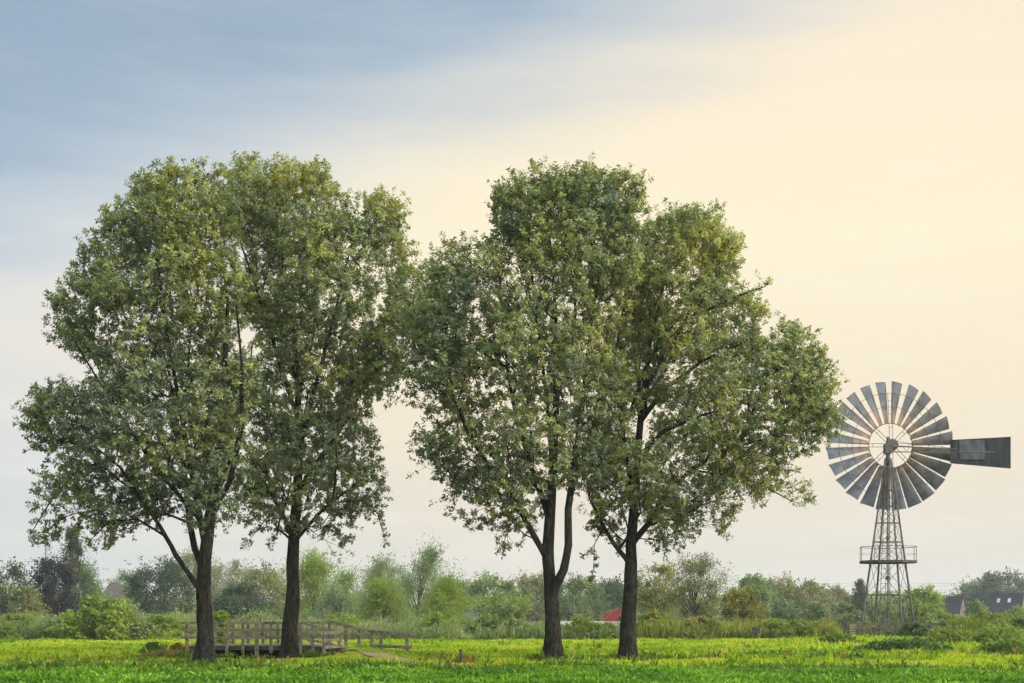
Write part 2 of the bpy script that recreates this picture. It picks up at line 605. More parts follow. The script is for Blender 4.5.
def meadow():
    # fine grass tufts
    n = 120000
    u = rng.uniform(0, 1, n)
    y = 38.3 + (89 - 38.3) * u ** 1.2
    x = rng.uniform(-0.42, 0.42, n) * y
    k = ~(in_bridge(x, y)) & ~((np.abs(x + 9.8) < 1.9) & (y > 51) & (y < 60))
    # trodden path off the bridge end is bare
    pcx = -6.75 + (55.6 - y) * 0.477
    pth = (np.abs(x - pcx) < 0.85 - 0.06 * (55.6 - y)) & (y < 56) & (y > 48.8)
    k &= ~(pth & (rng.uniform(0, 1, n) < 0.93))
    x, y = x[k], y[k]
    z = gh(x, y)
    c = np.stack([x, y, z], 1)
    nzv = np.zeros(len(c))
    nzv = 0.5 * np.sin(x * 0.8 + 2 * np.sin(y * 0.35)) * np.sin(y * 0.45 + 0.7 * np.sin(x * 0.33)) + 0.3 * np.sin(x * 2.3 + y * 0.9)
    clump = np.array([mnoise.noise(Vector((a * 1.1, b * 0.8, 0))) + .7 * mnoise.noise(Vector((a * 3.1, b * 2.2, 4))) for a, b in zip(x, y)])
    nzv = 0.45 * nzv + 0.9 * clump
    h = np.clip(0.10 + 0.075 * nzv + rng.normal(0, .025, len(x)), 0.035, 0.36)
    near_bridge = (x > -13.5) & (x < -2.8) & (y > 45.5) & (y < 54.5)
    h = np.where(near_bridge, np.minimum(h, 0.06), h)
    c3 = np.repeat(c, 3, axis=0) + rng.normal(0, .05, (len(c) * 3, 3)) * np.array([1, 1, 0])
    d = unit(np.stack([rng.normal(0, .55, len(c3)), rng.normal(0, .55, len(c3)), np.ones(len(c3))], 1))
    nr = unit(rng.normal(0, 1, (len(c3), 3)))
    L = np.repeat(h, 3) * rng.uniform(.7, 1.4, len(c3))
    V = leaf_quads(c3, d, nr, L, 0.03 + L * 0.16)
    tint = np.clip(0.55 + 0.30 * np.repeat(nz2(x, y), 3) + rng.normal(0, .20, len(c3)), 0, 1.0)
    # tussocks of longer grass and docks
    m = 1500
    ty = 39.5 + 48 * rng.uniform(0, 1, m) ** 1.3
    tx = rng.uniform(-.42, .42, m) * ty
    kk = ~in_bridge(tx, ty) & ~((tx > -13.5) & (tx < -2.8) & (ty > 45.5) & (ty < 60)) & (np.array([mnoise.noise(Vector((a * .25, b * .2, 9))) for a, b in zip(tx, ty)]) > -0.12)
    tx, ty = tx[kk], ty[kk]
    tcn_ = np.stack([tx, ty, gh(tx, ty)], 1)
    tax = np.stack([rng.normal(0, .15, len(tx)), rng.normal(0, .15, len(tx)), np.ones(len(tx))], 1)
    V2 = rosettes(tcn_, tax, 14, (0.16, 0.36), (0.10, 0.22), (35, 85), 0.2)
    t2 = np.clip(np.repeat(rng.uniform(0.0, .62, len(tx)), 14) + rng.normal(0, .12, len(V2)), 0, 1)
    V = np.concatenate([V, V2])
    tint = np.concatenate([tint, t2])
    o = stuff('meadow_grass', V, LM['meadow'], tint, 'sunlit yellow green grass of the meadow under the four trees')
    o['category'] = 'grass'


meadow()


def weeds():
    # dark weedy fringe between crop and meadow, and round trunks and bridge
    n = 6500
    x = rng.uniform(-20, 20, n)
    y = 39.8 + rng.normal(0, 0.55, n) + 0.6 * np.sin(x * 0.45) + 0.4 * np.sin(x * 1.3)
    keep = rng.uniform(0, 1, n) < (0.45 + 0.45 * np.sin(x * 0.9 + 1) * np.sin(x * 0.37))
    x, y = x[keep], y[keep]
    ex, ey = [], []
    for (px, Y, r, m) in ((205, 45.5, 1.1, 160), (290, 53, 1.2, 160), (553, 46.4, 1.1, 180), (628, 49.5, 1.2, 180), (615, 49.8, 1.2, 120), (205, 51.0, 1.3, 120), (258, 51.6, 1.0, 100), 
                          (185, 52.5, 1.3, 120), (690, 50, 2.0, 120), (800, 52, 3, 120)):
        ex.append(gx(px, Y) + rng.normal(0, r * .55, m))
        ey.append(Y + rng.normal(0, r * .35, m))
    x = np.concatenate([x] + ex)
    y = np.concatenate([y] + ey)
    # shady growth in the ditch under the bridge
    xd = rng.uniform(-11.9, -7.8, 1500)
    yd = rng.uniform(56.9, 60, 1500)
    x = np.concatenate([x, xd])
    y = np.concatenate([y, yd])
    c = np.stack([x, y, gh(x, y) + 0.02], 1)
    ax = np.stack([rng.normal(0, .3, len(x)), rng.normal(0, .3, len(x)), np.ones(len(x))], 1)
    V = rosettes(c, ax, 7, (0.10, 0.27), (0.16, 0.4), (35, 85), 0.12)
    tint = np.clip(np.repeat(rng.uniform(0.1, .8, len(x)), 7) + rng.normal(0, .15, len(V)), 0, 1)
    o = stuff('weed_fringe', V, LM['weed'], tint, 'dark green weeds fringing the crop edge and the tree bases')
    o['category'] = 'weeds'


weeds()


def docks():
    pts = []
    for px, Y, m, r in ((80, 47, 35, 1.2), (452, 49, 50, .6), (464, 46, 25, .4), (275, 46, 25, 1.0), (172, 52, 60, .7), (860, 52, 25, 2.0), (950, 55, 40, 2.2), (700, 60, 25, 2.5), (130, 60, 25, 2.0)):
        pts.append(np.stack([gx(px, Y) + rng.normal(0, r, m), Y + rng.normal(0, r * .7, m)], 1))
    q = np.concatenate(pts)
    c = np.stack([q[:, 0], q[:, 1], gh(q[:, 0], q[:, 1])], 1)
    ax = np.stack([rng.normal(0, .2, len(c)), rng.normal(0, .2, len(c)), np.ones(len(c))], 1)
    V = rosettes(c, ax, 7, (0.12, 0.30), (0.14, 0.3), (45, 88), 0.1)
    o = stuff('dry_docks', V, LM['orange'], np.clip(np.repeat(rng.uniform(0, 1, len(c)), 7), 0, 1), 'scattered rusty dry docks standing in the meadow grass')
    o['category'] = 'weeds'


docks()


# trodden earth path from the bridge end
def path():
    mb = MB()
    pts = [(-6.75, 55.6), (-6.2, 55.0), (-5.7, 54.2), (-5.2, 53.2), (-4.7, 52.0), (-4.2, 50.6), (-3.6, 49.0)]
    prev = None
    for i, (x, y) in enumerate(pts):
        w = 0.85 - 0.07 * i
        a = (x - w, y - .3, float(gh(x - w, y - .3)) + 0.03)
        b = (x + w, y + .3, float(gh(x + w, y + .3)) + 0.03)
        if prev:
            mb.add([prev[0], a, b, prev[1]], [(0, 1, 2, 3)])
        prev = (a, b)
    o = mb.build('path', solid_mat('trodden_earth', (0.16, 0.095, 0.038), (0.27, 0.165, 0.075), 3.0, 0.95))
    tag(o, 'trodden brown earth path leaving the foot of the bridge ramp', 'path', None, 'structure')


path()


# ------------------------------------------------------------------ the four field trees
def densify(pl, step=0.3):
    out = [pl[0]]
    for a, b in zip(pl[:-1], pl[1:]):
        n = max(1, int((b - a).length / step))
        for i in range(1, n + 1):
            out.append(a.lerp(b, i / n))
    return out


def poly_in_dist(pts, poly):
    """inside mask and distance to outline, pts (n,2)"""
    x, y = pts[:, 0], pts[:, 1]
    ins = np.zeros(len(pts), bool)
    dist = np.full(len(pts), 1e9)
    n = len(poly)
    for i in range(n):
        ax, ay = poly[i]
        bx, by = poly[(i + 1) % n]
        c = ((ay > y) != (by > y)) & (x < (bx - ax) * (y - ay) / (by - ay + 1e-12) + ax)
        ins ^= c
        ex, ey = bx - ax, by - ay
        tt = np.clip(((x - ax) * ex + (y - ay) * ey) / (ex * ex + ey * ey + 1e-12), 0, 1)
        dist = np.minimum(dist, np.hypot(x - ax - tt * ex, y - ay - tt * ey))
    return ins, dist


def field_tree(label, Y, outline, stems, base_r, seed, dens=1.0, yellow=0.0, n_leaf=11, wood=0.75):
    """outline: surveyed crown silhouette; stems: trunk first, then limbs (each with sideways depth at the tip)"""
    global rng
    rng = np.random.default_rng(seed)
    base = P(stems[0][0][0][0], stems[0][0][0][1], Y)
    base.z = float(gh(base.x, base.y)) - 0.05
    poly = [((px - 512) / F * Y, EYE + (HOR - py) / F * Y) for px, py in outline]
    pa = np.array(poly)
    # --- skeleton
    pos, par, hint, plen = [], [], [], []
    for si, (pl, tip_depth, r0, r1) in enumerate(stems):
        cut = len(pl) if len(pl) < 5 else len(pl) - 1
        pl = pl[:cut]
        r1 = min(r1, 0.022)
        tip_depth *= 0.85
        r0 *= wood
        w = [P(a, b, Y) for a, b in pl]
        if si == 0:
            w[0] = base.copy()
        for i, q in enumerate(w):
            k = i / (len(w) - 1)
            q.y = Y + tip_depth * k ** 1.2
        for i in range(1, len(w) - 1):
            w[i] += Vector((rng.normal(0, .03), rng.normal(0, .10), 0))
        if si > 0:
            A = np.array(pos)
            j = int(np.argmin(np.linalg.norm(A - np.array(w[0]), axis=1)))
            w[0] = Vector(pos[j])
        d = densify(w)
        start = len(pos)
        for i, q in enumerate(d):
            if si > 0 and i == 0:
                continue
            if si == 0 and i == 0:
                par.append(-1)
                plen.append(0.0)
            else:
                pr = j if (si > 0 and i == 1) else len(pos) - 1
                par.append(pr)
                plen.append(plen[pr] + (q - Vector(pos[pr])).length)
            pos.append(tuple(q))
            hint.append((r0 + (r1 - r0) * (i / max(1, len(d) - 1)) ** 0.8))
    nsk = len(pos)
    # --- attraction points in the crown volume
    lo, hi = pa.min(0), pa.max(0)
    area = 0.5 * abs(np.dot(pa[:, 0], np.roll(pa[:, 1], 1)) - np.dot(pa[:, 1], np.roll(pa[:, 0], 1)))
    target = int(area * 33 * dens)
    cand = rng.uniform(lo - 0.2, hi + 0.2, (target * 10, 2))
    ins, dist = poly_in_dist(cand, poly)
    cand, dist = cand[ins & (dist > 0.3)], dist[ins & (dist > 0.3)]
    Rin = 4.2
    dep = 5.0 * np.clip(dist / Rin, 0.02, 1) ** 0.7
    u = rng.uniform(-1, 1, len(cand))
    u = np.sign(u) * np.abs(u) ** 0.75
    p3 = np.stack([cand[:, 0], Y + u * dep, cand[:, 1]], 1)
    # what the survey saw as outside the crown stays outside it
    fpr = Y / p3[:, 1]
    ins2, dist2 = poly_in_dist(np.stack([p3[:, 0] * fpr, EYE + (p3[:, 2] - EYE) * fpr], 1), poly)
    fing = nz3(p3, 1.05, seed * 2.3)
    ok2 = ins2 & (dist2 > 0.14 + 0.55 * np.clip(-fing, 0, 1))
    cand, dist, u, p3, fing, dep = cand[ok2], dist[ok2], u[ok2], p3[ok2], fing[ok2], dep[ok2]
    inner = np.minimum(np.clip(dist / Rin, 0, 1), 1 - np.abs(u))       # 0 at the skin
    nzv = nz3(p3, 0.42, seed * 1.7) + 0.5 * nz3(p3, 0.95, seed * 0.9)
    hrel = np.clip((cand[:, 1] - lo[1]) / (hi[1] - lo[1]), 0, 1)
    prob = np.clip(0.72 + 1.2 * nzv + 1.3 * fing, 0.0, 1) * np.where(inner > 0.4, 0.33, 1.0) * (0.40 + 0.72 * hrel) * np.clip((dep / 2.6) ** 0.65, 0.3, 1)
    prob = prob * 1.1
    k = rng.uniform(0, 1, len(p3)) < prob
    p3 = p3[k]
    # thin to a minimum spacing
    cell = {}
    keep = []
    ms = 0.20
    for i, q in enumerate(p3):
        key = (int(q[0] // ms), int(q[1] // ms), int(q[2] // ms))
        if key in cell:
            continue
        cell[key] = 1
        keep.append(i)
        if len(keep) >= target:
            break
    p3 = p3[keep]
    N = len(p3)
    # --- connect every point to the growing tree (cost: length + bending + a share of the path)
    allp = np.zeros((nsk + N, 3))
    allp[:nsk] = pos
    alld = np.zeros((nsk + N, 3))
    for i in range(nsk):
        alld[i] = (0, 0, 1) if par[i] < 0 else np.array(pos[i]) - np.array(pos[par[i]])
    alld[:nsk] = unit(alld[:nsk])
    pln = np.zeros(nsk + N)
    pln[:nsk] = plen
    parent = np.full(nsk + N, -1)
    parent[:nsk] = par
    BF = 0.30
    zmin = lo[1] - 1.0
    best = np.full(N, 1e9)
    bq = np.zeros(N, int)

    def upd(q, idx):
        dv = p3[idx] - allp[q]
        L = np.linalg.norm(dv, axis=1) + 1e-6
        cs = (dv @ alld[q]) / L
        up = dv[:, 2] / L
        c = L * (1 + 0.55 * (1 - cs) + 0.25 * np.clip(-up, 0, 1)) + BF * pln[q]
        b = c < best[idx]
        best[idx[b]] = c[b]
        bq[idx[b]] = q

    alive = np.ones(N, bool)
    idx = np.arange(N)
    for q in range(nsk):
        if allp[q, 2] > zmin:
            upd(q, idx)
    cnt = nsk
    for it in range(N):
        ai = np.where(alive)[0]
        j = ai[np.argmin(best[ai])]
        alive[j] = False
        q = bq[j]
        allp[cnt] = p3[j]
        parent[cnt] = q
        dv = p3[j] - allp[q]
        L = np.linalg.norm(dv)
        alld[cnt] = unit(0.7 * dv / (L + 1e-9) + 0.3 * alld[q])
        pln[cnt] = pln[q] + L
        ai = np.where(alive)[0]
        if len(ai):
            upd(cnt, ai)
        cnt += 1
    T = nsk + N
    nch = np.bincount(parent[parent >= 0], minlength=T)
    for _ in range(3):
        cs = np.zeros((T, 3))
        np.add.at(cs, parent[1:], allp[1:])
        q = allp.copy()
        mv = np.arange(nsk, T)
        mv = mv[nch[mv] > 0]
        q[mv] = 0.5 * allp[mv] + 0.25 * allp[parent[mv]] + 0.25 * cs[mv] / nch[mv][:, None]
        allp = q
    # radii
    EXP = 2.15
    acc = np.zeros(T)
    for i in range(T - 1, -1, -1):
        if acc[i] == 0:
            acc[i] = 0.0075 ** EXP
        pass
        # children always have a larger index except limbs grafted later, which also do
        if parent[i] >= 0:
            acc[parent[i]] += acc[i]
    rad = acc ** (1 / EXP)
    sk = np.array(hint)
    rad[:nsk] = np.maximum(sk, np.minimum(rad[:nsk], sk * 1.15))
    for i in range(nsk, T):
        rad[i] = min(rad[i], 0.85 * rad[parent[i]])
    # flare at the foot
    for i in range(nsk):
        hgt = allp[i, 2] - base.z
        if parent[i] < 0 or (i < 14 and hgt < 1.2):
            rad[i] *= 1 + 0.55 * math.exp(-hgt / 0.30) + 0.12 * math.exp(-hgt / 1.2)
    # --- mesh of the wood
    root = empty('field_tree', base)
    tag(root, label, 'tree', 'row of four tall trees in the meadow')
    b3 = np.array(base)
    mb = MB()
    main = np.full(T, -1)
    br = np.zeros(T)
    for i in range(T):
        p_ = parent[i]
        if p_ >= 0 and rad[i] > br[p_]:
            br[p_] = rad[i]
            main[p_] = i
    heads = [0] + [i for i in range(1, T) if main[parent[i]] != i]
    for hnode in heads:
        ch = [] if parent[hnode] < 0 else [parent[hnode]]
        i = hnode
        while i >= 0:
            ch.append(i)
            i = main[i]
        pts = [allp[c] - b3 for c in ch]
        rr = [rad[c] for c in ch]
        if parent[hnode] >= 0:
            rr[0] = min(rr[0], rr[1] * 1.25)
        rr[-1] *= 0.6
        rm = max(rr)
        n = 14 if rm > 0.2 else 8 if rm > 0.07 else 5 if rm > 0.03 else 3
        mb.tube(pts, rr, n, cap=False)
    # gnarl the thick wood a little
    if True:
        vv = np.array(mb.v)
        low = np.where(vv[:, 2] < 4.0)[0]
        for i in low:
            q = vv[i]
            ax = np.array([math.atan2(q[1], q[0])])
            s = mnoise.noise(Vector((q[0] * 2.2, q[1] * 2.2, q[2] * 0.8 + seed))) + 0.6 * mnoise.noise(Vector((q[0] * 6, q[1] * 6, q[2] * 2.2 + seed)))
            if q[2] < 1.0 and math.hypot(q[0], q[1]) < 1.2:
                k_ = 1 + (0.30 * math.sin(5 * ax[0] + seed) + 0.18 * math.sin(3 * ax[0] + 2 * seed) + 0.16) * math.exp(-max(q[2], 0) / 0.26)
                vv[i, 0] *= k_
                vv[i, 1] *= k_
            vv[i, 0] += 0.05 * s
            vv[i, 1] += 0.05 * s
        mb.v = [tuple(q) for q in vv]
    # --- twigs and leaf rosettes
    fine = np.where((rad < 0.035) & (allp[:, 2] > lo[1]))[0]
    reps = np.where(nch[fine] == 0, 4, np.where(rad[fine] < 0.018, 3, 2))
    src = np.repeat(fine, reps)
    o0 = allp[src]
    d0 = alld[src]
    outw = unit(o0 - np.array([[base.x, Y, (lo[1] * 0.6 + hi[1] * 0.4)]]))
    tdir = unit(0.55 * d0 + 0.45 * outw + rng.normal(0, .62, (len(src), 3)) + np.array([[0, 0, 0.22]]))
    tl = rng.uniform(0.10, 0.58, len(src))
    tip = o0 + tdir * tl[:, None]
    # twig geometry: thin 3-sided slivers (quads, two sides)
    s = unit(np.cross(tdir, rng.normal(0, 1, (len(src), 3)))) * 0.007
    for (a, b, ss) in zip(o0 - b3, tip - b3, s):
        s2 = np.cross(ss, unit(b - a))
        mb.add([a + ss, a - ss * .5 + s2 * .86, a - ss * .5 - s2 * .86, b], [(0, 1, 3), (1, 2, 3), (2, 0, 3)])
    mb.build('trunk', M['bark'], root, smooth=True)
    Vs = []
    tints = []
    cn = 0.9 * nz3(tip, 0.45, seed + 5.0) + 0.5 * nz3(tip, 1.1, seed + 9.0)
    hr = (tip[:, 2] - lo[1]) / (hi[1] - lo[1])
    ct = 0.50 + 0.36 * cn + 0.26 * (hr - 0.5) + yellow + rng.normal(0, .09, len(tip))  # tint climbs with height: sunlight on the crown tops put into leaf colour
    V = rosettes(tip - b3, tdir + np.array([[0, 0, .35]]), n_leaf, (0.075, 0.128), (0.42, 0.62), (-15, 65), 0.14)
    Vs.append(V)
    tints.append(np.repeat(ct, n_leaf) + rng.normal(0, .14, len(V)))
    # a few leaves along the twig as well
    midp = o0 + tdir * (tl * 0.5)[:, None]
    V = rosettes(midp - b3, tdir, 5, (0.075, 0.12), (0.42, 0.6), (0, 50), 0.15)
    Vs.append(V)
    tints.append(np.repeat(ct, 5) + rng.normal(0, .10, len(V)))
    V = rosettes(o0 + tdir * (tl * 0.78)[:, None] - b3, tdir, 4, (0.075, 0.12), (0.42, 0.6), (0, 55), 0.15)
    Vs.append(V)
    tints.append(np.repeat(ct, 4) + rng.normal(0, .12, len(V)))
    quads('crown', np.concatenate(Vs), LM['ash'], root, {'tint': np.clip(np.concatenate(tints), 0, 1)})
    return root


TA_out = [(205, 545), (180, 520), (150, 532), (120, 546), (97, 566), (86, 540), (78, 552), (66, 532), (45, 550), (26, 555), (20, 525), (38, 495), (46, 462), (24, 440), (24, 405), (50, 385), (82, 372),
          (54, 364), (50, 300), (75, 270), (90, 238), (108, 212), (130, 185), (150, 175), (165, 163), (195, 164), (218, 160), (244, 205), (238, 250), (262, 290), (246, 340), (268, 390), (250, 440), (268, 500), (240, 528)]
TA = [([(205, 665), (204, 630), (203, 595), (205, 560), (210, 520), (217, 470), (223, 420), (226, 360), (224, 300), (218, 240), (212, 190)], 0.4, 0.40, 0.045),
      ([(201, 600), (190, 578), (178, 555), (164, 528), (148, 500), (128, 470), (105, 450), (75, 430)], -1.5, 0.15, 0.03),
      ([(204, 575), (192, 548), (186, 522), (180, 485), (170, 430), (155, 360), (135, 290)], 2.0, 0.17, 0.03),
      ([(206, 545), (197, 490), (190, 430), (180, 350), (172, 270), (165, 200)], -2.5, 0.15, 0.03),
      ([(211, 515), (232, 480), (246, 430), (250, 370), (245, 300), (235, 240)], -2.0, 0.15, 0.03),
      ([(212, 505), (228, 455), (240, 400), (236, 330), (228, 260)], 3.2, 0.13, 0.03),
      ([(185, 520), (160, 470), (125, 410), (95, 350), (70, 310)], -3.0, 0.11, 0.025),
      ([(166, 532), (140, 520), (115, 522), (100, 540)], -1.0, 0.05, 0.02),
      ([(110, 452), (80, 470), (55, 500), (38, 530)], -0.5, 0.05, 0.02)]
TB_out = [(290, 545), (262, 545), (240, 520), (230, 490), (248, 440), (232, 400), (250, 350), (226, 310), (244, 260), (214, 215), (225, 165), (238, 148), (256, 150), (275, 165), (300, 162), (330, 166), (348, 190), (368, 198), (385, 190), (404, 200), (412, 215),
          (406, 235), (420, 240), (418, 258), (440, 262), (440, 300), (430, 330), (415, 370), (392, 392), (370, 415), (384, 430), (382, 455), (398, 470), (398, 490), (384, 500), (390, 540), (372, 530), (360, 520), (345, 555), (325, 560), (308, 548)]
TB = [([(290, 658), (290, 625), (291, 590), (292, 560), (294, 525), (297, 490), (298, 440), (297, 380), (292, 310), (275, 230), (255, 170)], 0.3, 0.41, 0.045),
      ([(289, 530), (282, 512), (271, 490), (258, 465), (246, 430), (240, 390)], -2.0, 0.13, 0.03),
      ([(296, 543), (310, 525), (325, 510), (342, 498), (362, 486), (382, 470)], -1.5, 0.12, 0.025),
      ([(297, 500), (310, 470), (330, 440), (352, 400), (377, 350), (402, 300)], 1.5, 0.16, 0.03),
      ([(298, 445), (318, 390), (338, 330), (358, 260), (385, 215)], -2.5, 0.15, 0.03),
      ([(297, 400), (312, 330), (316, 250), (308, 180)], 2.5, 0.13, 0.03),
      ([(296, 420), (278, 350), (262, 290), (240, 220)], -3.2, 0.12, 0.03),
      ([(294, 380), (276, 320), (270, 260), (272, 190)], 3.5, 0.11, 0.03),
      ([(345, 497), (365, 500), (380, 515), (385, 535)], -0.8, 0.04, 0.02),
      ([(284, 515), (268, 518), (258, 530), (252, 540)], -0.6, 0.035, 0.015)]
TC_out = [(545, 520), (528, 540), (512, 565), (500, 560), (497, 535), (468, 534), (448, 518), (436, 496), (416, 486), (406, 450), (414, 425), (390, 405), (392, 380), (400, 350), (398, 310), (425, 290), (428, 262), (445, 245), (470, 238), (490, 236),
          (480, 205), (492, 185), (520, 178), (540, 168), (560, 172), (592, 165), (608, 170), (640, 172), (648, 190), (645, 235), (648, 290), (624, 345), (636, 390), (610, 430), (622, 465), (600, 490), (590, 520), (572, 515)]
TC = [([(553, 664), (552, 625), (551, 590), (549, 550), (549, 510), (553, 460), (556, 400), (556, 320), (552, 250), (550, 190)], 0.2, 0.40, 0.045),
      ([(555, 595), (563, 570), (567, 545), (569, 510), (574, 460), (583, 400), (592, 320), (604, 250), (615, 195)], -1.2, 0.22, 0.04),
      ([(546, 560), (535, 540), (521, 515), (505, 490), (486, 465), (467, 435), (455, 400), (448, 350), (448, 300)], -2.0, 0.16, 0.03),
      ([(548, 520), (531, 470), (516, 420), (505, 360), (500, 290), (502, 220)], 2.2, 0.15, 0.03),
      ([(552, 470), (545, 400), (535, 330), (528, 260), (530, 200)], -2.8, 0.13, 0.03),
      ([(570, 500), (588, 440), (608, 380), (622, 310)], 2.8, 0.12, 0.03),
      ([(557, 400), (575, 330), (580, 260), (582, 190)], 3.2, 0.11, 0.03),
      ([(506, 492), (480, 490), (455, 480), (430, 455)], -1.0, 0.05, 0.02),
      ([(522, 517), (510, 525), (504, 545)], -0.6, 0.035, 0.015)]
TD_out = [(620, 560), (606, 540), (602, 565), (595, 590), (586, 570), (588, 530), (575, 500), (574, 440), (600, 410), (582, 370), (612, 330), (598, 290), (628, 250), (642, 205), (662, 212), (682, 196), (698, 207), (718, 203), (724, 225), (740, 235), (748, 258), (736, 280), (752, 288), (772, 310),
          (765, 328), (788, 322), (800, 332), (818, 332), (832, 355), (842, 380), (832, 400), (850, 432), (835, 462), (822, 445), (812, 470), (818, 500), (800, 518), (790, 505), (770, 500), (756, 530), (745, 522), (742, 500), (725, 545), (705, 555), (692, 535), (682, 562), (660, 560), (642, 545)]
TD = [([(628, 661), (629, 625), (630, 585), (632, 545), (634, 505), (638, 450), (643, 400), (651, 340), (665, 280), (683, 225)], 0.3, 0.39, 0.045),
      ([(627, 563), (612, 543), (598, 520), (589, 500), (581, 465), (580, 420)], -1.6, 0.14, 0.03),
      ([(632, 545), (646, 525), (662, 500), (687, 472), (715, 456), (745, 446), (775, 440), (810, 432)], -1.5, 0.15, 0.025),
      ([(640, 420), (665, 390), (700, 365), (740, 350), (790, 345)], -2.0, 0.14, 0.03),
      ([(690, 471), (722, 474), (760, 482), (798, 500)], 1.0, 0.06, 0.02),
      ([(645, 395), (680, 330), (708, 275), (718, 228)], 1.8, 0.14, 0.03),
      ([(634, 505), (622, 440), (612, 370), (622, 300)], -2.8, 0.14, 0.03),
      ([(637, 460), (665, 430), (705, 410), (750, 395), (800, 385)], 2.6, 0.13, 0.03),
      ([(641, 420), (640, 350), (648, 280), (655, 235)], 3.2, 0.12, 0.03),
      ([(648, 360), (690, 320), (730, 305), (755, 300)], -2.4, 0.10, 0.03),
      ([(660, 502), (680, 515), (690, 530)], -0.8, 0.05, 0.02),
      ([(600, 524), (594, 545), (592, 575)], -0.5, 0.03, 0.012)]
field_tree('tall tree leaning its crown to the left, on the thick leftmost trunk', 45.5, TA_out, TA, 0.4, 21, 1.0, -0.02)
field_tree('tall tree whose trunk stands in front of the wooden footbridge', 52.0, TB_out, TB, 0.4, 34, 1.0, 0.05)
field_tree('tall tree whose trunk forks into two stems with sky between them', 46.4, TC_out, TC, 0.4, 55, 1.0, 0.02)
field_tree('tall tree reaching its long right branches out to the windmill wheel', 49.5, TD_out, TD, 0.4, 72, 1.0, 0.11)


